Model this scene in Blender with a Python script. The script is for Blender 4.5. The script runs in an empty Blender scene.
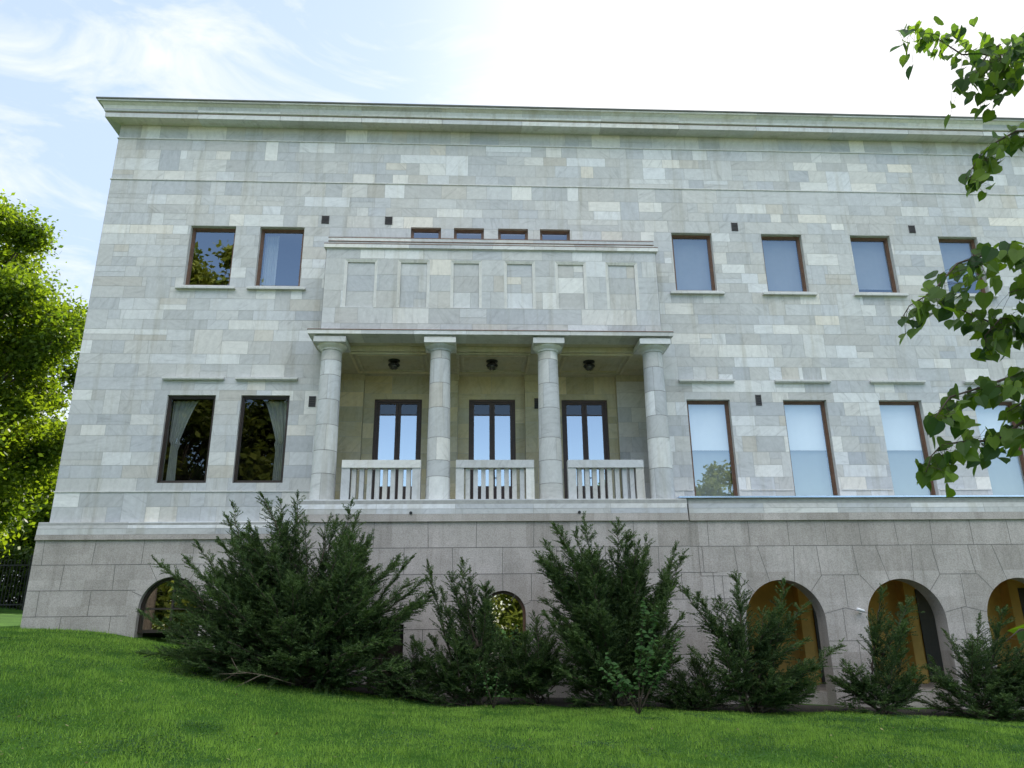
import bpy, math, random
import numpy as np
from mathutils import Vector, Matrix
R = math.radians
S = bpy.context.scene
C = S.collection
random.seed(7)

# ------------------------------------------------------------ camera, sky, sun, exposure
cam_data = bpy.data.cameras.new('camera')
cam_data.sensor_width = 36.0
cam_data.lens = 740.0 * 36.0 / 1024.0
cam_data.clip_start = 0.05
cam_data.clip_end = 3000
cam = bpy.data.objects.new('camera', cam_data)
C.objects.link(cam)
ri, up, fw = (0.99878034, -0.04813937, -0.01097398), (-0.00443072, -0.30875007, 0.95113288), (0.04917516, 0.9499242, 0.30858679)
cam.matrix_world = Matrix(((ri[0], up[0], -fw[0], 0), (ri[1], up[1], -fw[1], -18.0), (ri[2], up[2], -fw[2], 0), (0, 0, 0, 1)))
S.camera = cam

SUN_EL, SUN_AZ = 36.0, 17.0          # behind the building, a little to the right (azimuth from +Y towards +X)
world = bpy.data.worlds.new('World'); S.world = world; world.use_nodes = True
wt = world.node_tree; wt.nodes.clear()
W = wt.nodes.new; L = wt.links.new
out = W('ShaderNodeOutputWorld'); bg = W('ShaderNodeBackground'); sky = W('ShaderNodeTexSky')
sky.sky_type = 'NISHITA'; sky.sun_disc = False
sky.sun_elevation = R(SUN_EL); sky.sun_rotation = R(SUN_AZ)
sky.air_density = 1.0; sky.dust_density = 0.6; sky.ozone_density = 1.2
tc = W('ShaderNodeTexCoord'); mp = W('ShaderNodeMapping'); mp.inputs['Scale'].default_value = (1.0, 1.7, 3.6)
mp.inputs['Rotation'].default_value = (0.0, R(38), R(20))
nz = W('ShaderNodeTexNoise'); nz.inputs['Scale'].default_value = 3.6; nz.inputs['Detail'].default_value = 9; nz.inputs['Roughness'].default_value = 0.58; nz.inputs['Distortion'].default_value = 0.7
cr = W('ShaderNodeValToRGB'); cr.color_ramp.elements[0].position = 0.46; cr.color_ramp.elements[1].position = 0.68
sep = W('ShaderNodeSeparateXYZ'); L(tc.outputs['Generated'], sep.inputs[0])
def mrange(src, a, b):
    n = W('ShaderNodeMapRange'); n.interpolation_type = 'SMOOTHSTEP'; n.inputs['From Min'].default_value = a; n.inputs['From Max'].default_value = b; L(src, n.inputs['Value']); return n.outputs['Result']
def mul(a_, b_):
    n = W('ShaderNodeMath'); n.operation = 'MULTIPLY'; L(a_, n.inputs[0]); L(b_, n.inputs[1]); return n.outputs[0]
L(tc.outputs['Generated'], mp.inputs['Vector']); L(mp.outputs['Vector'], nz.inputs['Vector']); L(nz.outputs['Fac'], cr.inputs['Fac'])
# thin high haze veils the half of the sky round the sun
veil = W('ShaderNodeMixRGB'); veil.inputs['Color2'].default_value = (2.55, 3.1, 3.8, 1)
vf = W('ShaderNodeMath'); vf.operation = 'MULTIPLY'; vf.inputs[1].default_value = 0.80; L(mrange(sep.outputs[1], -0.1, 0.35), vf.inputs[0])
L(vf.outputs[0], veil.inputs['Fac']); L(sky.outputs['Color'], veil.inputs['Color1'])
# thin clouds there
c1 = W('ShaderNodeMixRGB'); c1.inputs['Color2'].default_value = (4.25, 4.3, 4.4, 1)
L(mul(cr.outputs['Color'], mrange(sep.outputs[1], -0.1, 0.3)), c1.inputs['Fac']); L(veil.outputs[0], c1.inputs['Color1'])
# unseen bright cloud bank, added high opposite the sun to light the shaded front
c2 = W('ShaderNodeMixRGB'); c2.inputs['Color2'].default_value = (15.0, 15.2, 15.6, 1)
cr2 = W('ShaderNodeValToRGB'); cr2.color_ramp.elements[0].position = 0.30; cr2.color_ramp.elements[1].position = 0.55; L(nz.outputs['Fac'], cr2.inputs['Fac'])
L(mul(mul(mrange(sep.outputs[2], 0.46, 0.66), mrange(sep.outputs[1], 0.05, -0.35)), cr2.outputs['Color']), c2.inputs['Fac']); L(c1.outputs[0], c2.inputs['Color1'])
c3 = W('ShaderNodeMixRGB'); c3.inputs['Color2'].default_value = (4.6, 4.6, 4.65, 1)   # veil of glare cloud towards the sun side
L(mul(mrange(sep.outputs[0], -0.12, 0.22), mrange(sep.outputs[1], 0.1, 0.5)), c3.inputs['Fac']); L(c2.outputs[0], c3.inputs['Color1'])
L(c3.outputs[0], bg.inputs['Color'])
bg.inputs['Strength'].default_value = 0.10
L(bg.outputs['Background'], out.inputs['Surface'])

sd = bpy.data.lights.new('sun', 'SUN'); sd.energy = 3.6; sd.angle = R(0.55); sd.color = (1.0, 0.93, 0.82)
sun = bpy.data.objects.new('sun', sd); C.objects.link(sun)
dv = Vector((math.sin(R(SUN_AZ)) * math.cos(R(SUN_EL)), math.cos(R(SUN_AZ)) * math.cos(R(SUN_EL)), math.sin(R(SUN_EL))))
sun.rotation_euler = dv.to_track_quat('Z', 'Y').to_euler()
S.view_settings.view_transform = 'Standard'; S.view_settings.look = 'None'
S.view_settings.exposure = 1.43; S.view_settings.gamma = 1.0
S.render.engine = 'CYCLES'
S.cycles.max_bounces = 8; S.cycles.transparent_max_bounces = 16

# ------------------------------------------------------------ helpers
def tag(o, label=None, cat=None, group=None, kind=None):
    if label: o['label'] = label
    if cat: o['category'] = cat
    if group: o['group'] = group
    if kind: o['kind'] = kind
    return o

def empty(name, loc=(0, 0, 0), parent=None):
    o = bpy.data.objects.new(name, None); C.objects.link(o); o.location = loc; o.empty_display_size = 0.2
    if parent: o.parent = parent
    return o

class MB:
    def __init__(s): s.v = []; s.f = []; s.m = []; s.c = []; s.sm = []
    def poly(s, pts, m=0, col=(.5, .5, .5), smooth=False):
        n = len(s.v); s.v.extend(tuple(p) for p in pts); s.f.append(tuple(range(n, n + len(pts)))); s.m.append(m); s.c.append(col); s.sm.append(smooth)
    def box(s, x0, x1, y0, y1, z0, z1, m=0, col=(.5, .5, .5)):
        n = len(s.v)
        s.v += [(x0, y0, z0), (x1, y0, z0), (x1, y1, z0), (x0, y1, z0), (x0, y0, z1), (x1, y0, z1), (x1, y1, z1), (x0, y1, z1)]
        for f in ((0, 3, 2, 1), (4, 5, 6, 7), (0, 1, 5, 4), (1, 2, 6, 5), (2, 3, 7, 6), (3, 0, 4, 7)):
            s.f.append(tuple(n + i for i in f)); s.m.append(m); s.c.append(col); s.sm.append(False)
    def tube(s, pts, rad, seg=8, m=0, caps=True, col=(.5, .5, .5)):
        pts = [Vector(p) for p in pts]; n0 = len(s.v); k = len(pts)
        if not hasattr(rad, '__len__'): rad = [rad] * k
        ref = Vector((0.13, 0.21, 1)).normalized()
        for i, p in enumerate(pts):
            t = (pts[min(i + 1, k - 1)] - pts[max(i - 1, 0)]).normalized()
            r_ = ref if abs(t.dot(ref)) < 0.95 else Vector((1, 0.1, 0))
            a = t.cross(r_).normalized(); b = t.cross(a)
            for j in range(seg):
                th = 2 * math.pi * j / seg
                s.v.append(tuple(p + (a * math.cos(th) + b * math.sin(th)) * rad[i]))
        for i in range(k - 1):
            for j in range(seg):
                a0 = n0 + i * seg + j; a1 = n0 + i * seg + (j + 1) % seg
                s.f.append((a0, a0 + seg, a1 + seg, a1)); s.m.append(m); s.c.append(col); s.sm.append(True)
        if caps:
            s.f.append(tuple(n0 + j for j in range(seg))); s.m.append(m); s.c.append(col); s.sm.append(False)
            s.f.append(tuple(n0 + (k - 1) * seg + j for j in reversed(range(seg)))); s.m.append(m); s.c.append(col); s.sm.append(False)
    def lathe(s, cx, cy, prof, seg=32, m=0, col=(.5, .5, .5), smooth=True, cols=None):
        n0 = len(s.v)
        for (r, z) in prof:
            for j in range(seg):
                th = 2 * math.pi * j / seg; s.v.append((cx + r * math.cos(th), cy + r * math.sin(th), z))
        for i in range(len(prof) - 1):
            for j in range(seg):
                a0 = n0 + i * seg + j; a1 = n0 + i * seg + (j + 1) % seg
                s.f.append((a0, a1, a1 + seg, a0 + seg)); s.m.append(m); s.c.append(cols[i] if cols else col); s.sm.append(smooth)
    def build(s, name, mats, parent=None, loc=(0, 0, 0)):
        me = bpy.data.meshes.new(name); me.from_pydata(s.v, [], s.f); 
        if not isinstance(mats, (list, tuple)): mats = [mats]
        for m in mats: me.materials.append(m)
        me.polygons.foreach_set('material_index', s.m); me.polygons.foreach_set('use_smooth', s.sm)
        at = me.color_attributes.new('tone', 'FLOAT_COLOR', 'CORNER')
        buf = []
        for f, c in zip(s.f, s.c): buf += [c[0], c[1], c[2], 1.0] * len(f)
        at.data.foreach_set('color', buf)
        me.update()
        o = bpy.data.objects.new(name, me); C.objects.link(o); o.location = loc
        if parent: o.parent = parent
        return o

def np_mesh(name, verts, nper, mats, parent=None, tone=None, loc=(0, 0, 0)):
    """verts: (n*nper,3) float array, one face per nper verts"""
    n = len(verts) // nper
    me = bpy.data.meshes.new(name)
    me.vertices.add(len(verts)); me.vertices.foreach_set('co', np.ascontiguousarray(verts, dtype=np.float32).ravel())
    me.loops.add(n * nper); me.loops.foreach_set('vertex_index', np.arange(n * nper, dtype=np.int32))
    me.polygons.add(n); me.polygons.foreach_set('loop_start', np.arange(0, n * nper, nper, dtype=np.int32))
    me.polygons.foreach_set('loop_total', np.full(n, nper, dtype=np.int32))
    me.materials.append(mats)
    if tone is not None:
        at = me.color_attributes.new('tone', 'FLOAT_COLOR', 'CORNER')
        t = np.repeat(tone, nper, axis=0); t = np.concatenate([t, np.ones((len(t), 1))], 1)
        at.data.foreach_set('color', t.astype(np.float32).ravel())
    me.update(calc_edges=True)
    o = bpy.data.objects.new(name, me); C.objects.link(o); o.location = loc
    if parent: o.parent = parent
    return o

def copy_tree(o, parent=None):
    c = o.copy(); C.objects.link(c); c.parent = parent
    for ch in [q for q in bpy.data.objects if q.parent == o]: copy_tree(ch, c)
    return c

# ------------------------------------------------------------ materials
def mat(name):
    m = bpy.data.materials.new(name); m.use_nodes = True
    nt = m.node_tree; b = nt.nodes['Principled BSDF']
    return m, nt, b
def node(nt, t, **kw):
    n = nt.nodes.new(t)
    for k, v in kw.items():
        if k in n.inputs: n.inputs[k].default_value = v
        else: setattr(n, k, v)
    return n
def ramp(nt, stops):
    n = nt.nodes.new('ShaderNodeValToRGB'); e = n.color_ramp.elements
    while len(e) < len(stops): e.new(0.5)
    for i, (p, c) in enumerate(stops):
        e[i].position = p; e[i].color = (c[0], c[1], c[2], 1) if hasattr(c, '__len__') else (c, c, c, 1)
    return n

def marble_mat(name, dark, mid, white, ochre=0.0):
    m, nt, b = mat(name); l = nt.links.new
    at = node(nt, 'ShaderNodeAttribute', attribute_name='tone'); sp = node(nt, 'ShaderNodeSeparateColor'); l(at.outputs['Color'], sp.inputs[0])
    tc = node(nt, 'ShaderNodeTexCoord')
    # per-block shift and turn of the veins
    sc = node(nt, 'ShaderNodeVectorMath', operation='SCALE'); l(at.outputs['Color'], sc.inputs[0]); sc.inputs['Scale'].default_value = 60
    ad = node(nt, 'ShaderNodeVectorMath', operation='ADD'); l(tc.outputs['Object'], ad.inputs[0]); l(sc.outputs[0], ad.inputs[1])
    rot = node(nt, 'ShaderNodeVectorRotate', rotation_type='Y_AXIS'); l(ad.outputs[0], rot.inputs['Vector'])
    ma = node(nt, 'ShaderNodeMath', operation='MULTIPLY'); ma.inputs[1].default_value = 5.0; l(sp.outputs[2], ma.inputs[0]); l(ma.outputs[0], rot.inputs['Angle'])
    mpv = node(nt, 'ShaderNodeMapping'); mpv.inputs['Scale'].default_value = (1.0, 1.0, 5.5); l(rot.outputs[0], mpv.inputs['Vector'])
    n1 = node(nt, 'ShaderNodeTexNoise', Scale=1.6, Detail=6.0, Roughness=0.62, Distortion=0.9); l(mpv.outputs[0], n1.inputs['Vector'])
    n2 = node(nt, 'ShaderNodeTexNoise', Scale=9.0, Detail=5.0, Roughness=0.7); l(ad.outputs[0], n2.inputs['Vector'])
    base = ramp(nt, [(0.0, dark), (0.5, mid), (1.0, white)]); l(sp.outputs[0], base.inputs['Fac'])
    # hue drift per block: some greener, some bluer, some warm
    hue = ramp(nt, [(0.0, (0.90, 0.96, 1.06)), (0.35, (0.97, 1.0, 1.02)), (0.7, (1.0, 1.0, 0.97)), (0.93, (1.03, 1.0, 0.93)), (1.0, (1.05, 0.95, 0.78))]); l(sp.outputs[1], hue.inputs['Fac'])
    mx = node(nt, 'ShaderNodeMixRGB', blend_type='MULTIPLY'); mx.inputs['Fac'].default_value = 0.5; l(base.outputs[0], mx.inputs['Color1']); l(hue.outputs[0], mx.inputs['Color2'])
    vr = ramp(nt, [(0.28, 0.68), (0.42, 0.95), (0.50, 1.0), (0.60, 1.03), (0.75, 1.12)]); l(n1.outputs['Fac'], vr.inputs['Fac'])
    m2 = node(nt, 'ShaderNodeMixRGB', blend_type='MULTIPLY'); m2.inputs['Fac'].default_value = 0.7; l(mx.outputs[0], m2.inputs['Color1']); l(vr.outputs[0], m2.inputs['Color2'])
    vr2 = ramp(nt, [(0.25, 0.86), (0.7, 1.07)]); l(n2.outputs['Fac'], vr2.inputs['Fac'])
    m3 = node(nt, 'ShaderNodeMixRGB', blend_type='MULTIPLY'); m3.inputs['Fac'].default_value = 0.8; l(m2.outputs[0], m3.inputs['Color1']); l(vr2.outputs[0], m3.inputs['Color2'])
    # weather stains: streaks running down and large patches
    ms = node(nt, 'ShaderNodeMapping'); ms.inputs['Scale'].default_value = (1.6, 1.6, 0.12); l(tc.outputs['Object'], ms.inputs['Vector'])
    n3 = node(nt, 'ShaderNodeTexNoise', Scale=1.7, Detail=7.0, Roughness=0.65); l(ms.outputs[0], n3.inputs['Vector'])
    st = ramp(nt, [(0.33, (0.66, 0.62, 0.52)), (0.47, (1, 1, 1))]); l(n3.outputs['Fac'], st.inputs['Fac'])
    m4 = node(nt, 'ShaderNodeMixRGB', blend_type='MULTIPLY'); m4.inputs['Fac'].default_value = 0.45; l(m3.outputs[0], m4.inputs['Color1']); l(st.outputs[0], m4.inputs['Color2'])
    last = m4
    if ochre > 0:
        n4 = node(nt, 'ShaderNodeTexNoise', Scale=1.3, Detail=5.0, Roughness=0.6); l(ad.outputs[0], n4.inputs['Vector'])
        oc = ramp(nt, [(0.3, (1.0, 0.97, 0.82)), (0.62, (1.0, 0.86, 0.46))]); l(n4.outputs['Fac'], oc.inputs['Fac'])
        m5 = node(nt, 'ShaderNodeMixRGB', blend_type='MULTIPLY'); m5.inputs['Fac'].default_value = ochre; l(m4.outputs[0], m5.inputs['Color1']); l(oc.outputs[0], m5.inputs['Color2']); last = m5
    l(last.outputs[0], b.inputs['Base Color'])
    b.inputs['Roughness'].default_value = 0.62; b.inputs['Specular IOR Level'].default_value = 0.3
    bp = node(nt, 'ShaderNodeBump'); bp.inputs['Strength'].default_value = 0.25; bp.inputs['Distance'].default_value = 0.01
    l(n2.outputs['Fac'], bp.inputs['Height']); l(bp.outputs[0], b.inputs['Normal'])
    return m
MARBLE = marble_mat('marble', (0.44, 0.445, 0.45), (0.54, 0.538, 0.528), (0.72, 0.712, 0.69))
MARBLE_Y = marble_mat('yellowish_marble', (0.40, 0.40, 0.36), (0.54, 0.52, 0.44), (0.66, 0.63, 0.54), ochre=0.6)  # marble multiplied by a patchy ochre tint

def simple(name, col, rough=0.6, var=0.15, scale=8.0, metal=0.0, bump=0.0, spec=0.5):
    m, nt, b = mat(name); l = nt.links.new
    tc = node(nt, 'ShaderNodeTexCoord'); n = node(nt, 'ShaderNodeTexNoise', Scale=scale, Detail=6.0, Roughness=0.65); l(tc.outputs['Object'], n.inputs['Vector'])
    lo = tuple(c * (1 - var) for c in col); hi = tuple(c * (1 + var) for c in col)
    r = ramp(nt, [(0.3, lo), (0.7, hi)]); l(n.outputs['Fac'], r.inputs['Fac']); l(r.outputs[0], b.inputs['Base Color'])
    b.inputs['Roughness'].default_value = rough; b.inputs['Metallic'].default_value = metal; b.inputs['Specular IOR Level'].default_value = spec
    if bump:
        bp = node(nt, 'ShaderNodeBump'); bp.inputs['Strength'].default_value = bump; bp.inputs['Distance'].default_value = 0.01
        l(n.outputs['Fac'], bp.inputs['Height']); l(bp.outputs[0], b.inputs['Normal'])
    return m
MORTAR = simple('mortar', (0.35, 0.35, 0.335), 0.9)
JOINT = simple('dark_joint', (0.15, 0.14, 0.13), 0.9)
DOORFR = simple('door_wood', (0.055, 0.030, 0.020), 0.45, 0.3, 14)
WINFRAME = simple('brown_frame', (0.13, 0.068, 0.040), 0.5, 0.3, 12)
DARKFRAME = simple('dark_wood', (0.030, 0.020, 0.015), 0.45, 0.3, 14)
COPPER = simple('copper_edge', (0.17, 0.085, 0.06), 0.6, 0.35, 5)
ROOFM = simple('roof_sheet', (0.10, 0.11, 0.10), 0.6, 0.3, 3)
OCHRE = simple('ochre_plaster', (0.66, 0.42, 0.11), 0.85, 0.18, 1.6)
BLACKM = simple('black_metal', (0.012, 0.012, 0.011), 0.45, 0.2)
VENTM = simple('vent_metal', (0.045, 0.04, 0.038), 0.6, 0.3, 20)
DARKIN = simple('dark_interior', (0.05, 0.045, 0.04), 0.9)
GREYBLIND = simple('grey_blind', (0.30, 0.32, 0.33), 0.9, 0.06, 2)
CURTAIN = simple('white_curtain', (0.36, 0.39, 0.39), 0.9, 0.08, 5)
WHITEBLIND = simple('white_blind', (0.85, 0.86, 0.86), 0.9, 0.03, 2)
SCREEN = simple('pale_screen', (0.30, 0.33, 0.31), 0.9, 0.05, 2)
WHITEPL = simple('white_enamel', (0.7, 0.7, 0.7), 0.4, 0.05)
FLASH = simple('zinc_flashing', (0.55, 0.62, 0.75), 0.22, 0.08, 3, metal=0.85)
BARK = simple('bark', (0.075, 0.058, 0.042), 0.9, 0.4, 14, bump=0.7)
TWIGM = simple('dry_twig', (0.13, 0.10, 0.07), 0.9, 0.3, 20)
SHOOT = simple('young_twig', (0.07, 0.05, 0.035), 0.8, 0.3, 20)

def granite():
    m, nt, b = mat('granite'); l = nt.links.new
    tc = node(nt, 'ShaderNodeTexCoord')
    sx = node(nt, 'ShaderNodeSeparateXYZ'); l(tc.outputs['Object'], sx.inputs[0])
    sm = node(nt, 'ShaderNodeMath', operation='ADD'); l(sx.outputs[0], sm.inputs[0]); l(sx.outputs[1], sm.inputs[1])
    cb = node(nt, 'ShaderNodeCombineXYZ'); l(sm.outputs[0], cb.inputs[0]); l(sx.outputs[2], cb.inputs[1])
    mb = node(nt, 'ShaderNodeMapping'); mb.inputs['Location'].default_value = (0.0, 11.5 - 2.21, 0); l(cb.outputs[0], mb.inputs['Vector'])
    br = node(nt, 'ShaderNodeTexBrick'); br.inputs['Scale'].default_value = 1.0; br.inputs['Mortar Size'].default_value = 0.0
    br.inputs['Brick Width'].default_value = 1.0; br.inputs['Row Height'].default_value = 0.575; br.inputs['Color1'].default_value = (0.84, 0.83, 0.81, 1); br.inputs['Color2'].default_value = (1.10, 1.10, 1.10, 1); br.offset = 0.5
    l(mb.outputs[0], br.inputs['Vector'])
    n1 = node(nt, 'ShaderNodeTexNoise', Scale=55.0, Detail=3.0, Roughness=0.8); l(tc.outputs['Object'], n1.inputs['Vector'])
    c1 = ramp(nt, [(0.34, (0.31, 0.28, 0.255)), (0.5, (0.44, 0.405, 0.378)), (0.66, (0.54, 0.50, 0.47))]); l(n1.outputs['Fac'], c1.inputs['Fac'])
    n2 = node(nt, 'ShaderNodeTexNoise', Scale=1.4, Detail=8.0, Roughness=0.7); l(tc.outputs['Object'], n2.inputs['Vector'])
    c2 = ramp(nt, [(0.3, (0.74, 0.74, 0.72)), (0.65, (1.06, 1.05, 1.05))]); l(n2.outputs['Fac'], c2.inputs['Fac'])
    a = node(nt, 'ShaderNodeMixRGB', blend_type='MULTIPLY'); a.inputs['Fac'].default_value = 1; l(c1.outputs[0], a.inputs['Color1']); l(br.outputs['Color'], a.inputs['Color2'])
    a2 = node(nt, 'ShaderNodeMixRGB', blend_type='MULTIPLY'); a2.inputs['Fac'].default_value = 0.85; l(a.outputs[0], a2.inputs['Color1']); l(c2.outputs[0], a2.inputs['Color2'])
    ms = node(nt, 'ShaderNodeMapping'); ms.inputs['Scale'].default_value = (3.0, 3.0, 0.25); l(tc.outputs['Object'], ms.inputs['Vector'])
    n3 = node(nt, 'ShaderNodeTexNoise', Scale=1.8, Detail=8.0, Roughness=0.7); l(ms.outputs[0], n3.inputs['Vector'])
    c3 = ramp(nt, [(0.36, (0.62, 0.60, 0.57)), (0.5, (1, 1, 1))]); l(n3.outputs['Fac'], c3.inputs['Fac'])
    a3 = node(nt, 'ShaderNodeMixRGB', blend_type='MULTIPLY'); a3.inputs['Fac'].default_value = 0.35; l(a2.outputs[0], a3.inputs['Color1']); l(c3.outputs[0], a3.inputs['Color2'])
    l(a3.outputs[0], b.inputs['Base Color']); b.inputs['Roughness'].default_value = 0.75
    bp = node(nt, 'ShaderNodeBump'); bp.inputs['Strength'].default_value = 0.35; bp.inputs['Distance'].default_value = 0.008
    l(n1.outputs['Fac'], bp.inputs['Height']); l(bp.outputs[0], b.inputs['Normal'])
    return m
GRANITE = granite()

def glass(name, refl, tint=(0.9, 0.93, 0.92)):
    m = bpy.data.materials.new(name); m.use_nodes = True; nt = m.node_tree; nt.nodes.clear(); l = nt.links.new
    o = node(nt, 'ShaderNodeOutputMaterial'); tr = node(nt, 'ShaderNodeBsdfTransparent'); tr.inputs[0].default_value = (*tint, 1)
    gl = node(nt, 'ShaderNodeBsdfGlossy'); gl.inputs['Roughness'].default_value = 0.004; gl.inputs['Color'].default_value = (0.95, 0.97, 1, 1)
    tc = node(nt, 'ShaderNodeTexCoord'); n = node(nt, 'ShaderNodeTexNoise', Scale=1.1, Detail=1.0); l(tc.outputs['Object'], n.inputs['Vector'])
    bp = node(nt, 'ShaderNodeBump'); bp.inputs['Strength'].default_value = 0.05; bp.inputs['Distance'].default_value = 0.02; l(n.outputs['Fac'], bp.inputs['Height']); l(bp.outputs[0], gl.inputs['Normal'])
    mx = node(nt, 'ShaderNodeMixShader'); mx.inputs[0].default_value = refl
    l(tr.outputs[0], mx.inputs[1]); l(gl.outputs[0], mx.inputs[2]); l(mx.outputs[0], o.inputs[0])
    return m
GLASS = glass('window_glass', 0.30)
GLASS_DOOR = glass('door_glass', 0.5, (0.6, 0.62, 0.62))
GLASS_LOW = glass('dim_glass', 0.42, (0.5, 0.5, 0.5))
GLASS_DARK = glass('clear_glass', 0.075, (0.7, 0.72, 0.7))

def leaf_mat(name, lo, hi, trans=0.35, tcol=None, rough=0.5):
    m = bpy.data.materials.new(name); m.use_nodes = True; nt = m.node_tree; nt.nodes.clear(); l = nt.links.new
    o = node(nt, 'ShaderNodeOutputMaterial'); p = node(nt, 'ShaderNodeBsdfPrincipled'); t = node(nt, 'ShaderNodeBsdfTranslucent')
    at = node(nt, 'ShaderNodeAttribute', attribute_name='tone'); sp = node(nt, 'ShaderNodeSeparateColor'); l(at.outputs['Color'], sp.inputs[0])
    r = ramp(nt, [(0.0, lo), (1.0, hi)]); l(sp.outputs[0], r.inputs['Fac'])
    l(r.outputs[0], p.inputs['Base Color']); p.inputs['Roughness'].default_value = rough; p.inputs['Specular IOR Level'].default_value = 0.2
    tc_ = tcol or (1.6, 1.5, 0.7)
    mm = node(nt, 'ShaderNodeMixRGB', blend_type='MULTIPLY'); mm.inputs['Fac'].default_value = 1; mm.inputs['Color2'].default_value = (*tc_, 1); l(r.outputs[0], mm.inputs['Color1'])
    l(mm.outputs[0], t.inputs['Color'])
    mx = node(nt, 'ShaderNodeMixShader'); mx.inputs[0].default_value = trans; l(p.outputs[0], mx.inputs[1]); l(t.outputs[0], mx.inputs[2]); l(mx.outputs[0], o.inputs[0])
    return m
YEW = leaf_mat('yew_needles', (0.026, 0.052, 0.022), (0.105, 0.17, 0.050), 0.2)
TREE_LEAF = leaf_mat('maple_leaves', (0.040, 0.085, 0.014), (0.17, 0.25, 0.032), 0.5, (2.2, 2.0, 0.5))
DARK_LEAF = leaf_mat('hedge_leaves', (0.025, 0.05, 0.012), (0.07, 0.12, 0.02), 0.35)
FAR_LEAF = leaf_mat('far_leaves', (0.07, 0.11, 0.02), (0.20, 0.22, 0.03), 0.3)
LINDEN = leaf_mat('linden_leaves', (0.030, 0.070, 0.022), (0.14, 0.22, 0.035), 0.45, (2.0, 2.1, 0.5), 0.42)
SAPL = leaf_mat('sapling_leaves', (0.04, 0.10, 0.03), (0.08, 0.17, 0.045), 0.35)
GRASSM = leaf_mat('grass_blades', (0.055, 0.140, 0.022), (0.31, 0.47, 0.085), 0.35, (1.5, 1.6, 0.7), 0.6)

# ------------------------------------------------------------ ground
def sstep(a, b, x):
    t = np.clip((x - a) / (b - a), 0, 1); return t * t * (3 - 2 * t)
def gh(x, y):
    x = np.asarray(x, float); y = np.asarray(y, float)
    base = -1.45 - 0.040 * np.clip(x, 0, 40) - 0.012 * np.clip(-y - 6, 0, 30)
    rise = 1.46 * (.55 * sstep(-0.2, -9.3, x) + .45 * np.clip((-0.5 - x) / 9.0, 0, 1)) * sstep(-15.0, -0.5, y)
    far = 0.095 * np.clip(-x - 9.9, 0, 14) * sstep(-3, 14, y)
    bumps = 0.018 * np.sin(x * 1.3 + y * 0.7) + 0.012 * np.sin(x * 2.9 - y * 2.1)
    return base + rise + far + bumps
def ground_grid(name, xs, ys, m, dz=0.0):
    X, Y = np.meshgrid(xs, ys); Z = gh(X, Y) + dz
    v = np.stack([X, Y, Z], -1).reshape(-1, 3); nx, ny = len(xs), len(ys)
    f = [(j * nx + i, j * nx + i + 1, (j + 1) * nx + i + 1, (j + 1) * nx + i) for j in range(ny - 1) for i in range(nx - 1)]
    me = bpy.data.meshes.new(name); me.from_pydata(v.tolist(), [], f); me.materials.append(m)
    me.polygons.foreach_set('use_smooth', [True] * len(f)); me.update()
    o = bpy.data.objects.new(name, me); C.objects.link(o); return o
def lawn_mat():
    m, nt, b = mat('lawn'); l = nt.links.new
    tc = node(nt, 'ShaderNodeTexCoord')
    n1 = node(nt, 'ShaderNodeTexNoise', Scale=0.7, Detail=6.0, Roughness=0.6); n2 = node(nt, 'ShaderNodeTexNoise', Scale=22.0, Detail=4.0, Roughness=0.75)
    l(tc.outputs['Object'], n1.inputs['Vector']); l(tc.outputs['Object'], n2.inputs['Vector'])
    c1 = ramp(nt, [(0.3, (0.032, 0.095, 0.012)), (0.7, (0.08, 0.18, 0.022))]); c2 = ramp(nt, [(0.3, 0.5), (0.7, 1.2)])
    l(n1.outputs['Fac'], c1.inputs['Fac']); l(n2.outputs['Fac'], c2.inputs['Fac'])
    a = node(nt, 'ShaderNodeMixRGB', blend_type='MULTIPLY'); a.inputs['Fac'].default_value = 1; l(c1.outputs[0], a.inputs['Color1']); l(c2.outputs[0], a.inputs['Color2'])
    l(a.outputs[0], b.inputs['Base Color']); b.inputs['Roughness'].default_value = 0.95; b.inputs['Specular IOR Level'].default_value = 0.1
    return m
LAWN = lawn_mat()
xs = np.unique(np.concatenate([np.linspace(-400, -40, 14), np.linspace(-40, 30, 141), np.linspace(30, 400, 14)]))
ys = np.unique(np.concatenate([np.linspace(-400, -40, 14), np.linspace(-40, 20, 121), np.linspace(20, 600, 16)]))
tag(ground_grid('lawn', xs, ys, LAWN), kind='structure')

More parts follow.
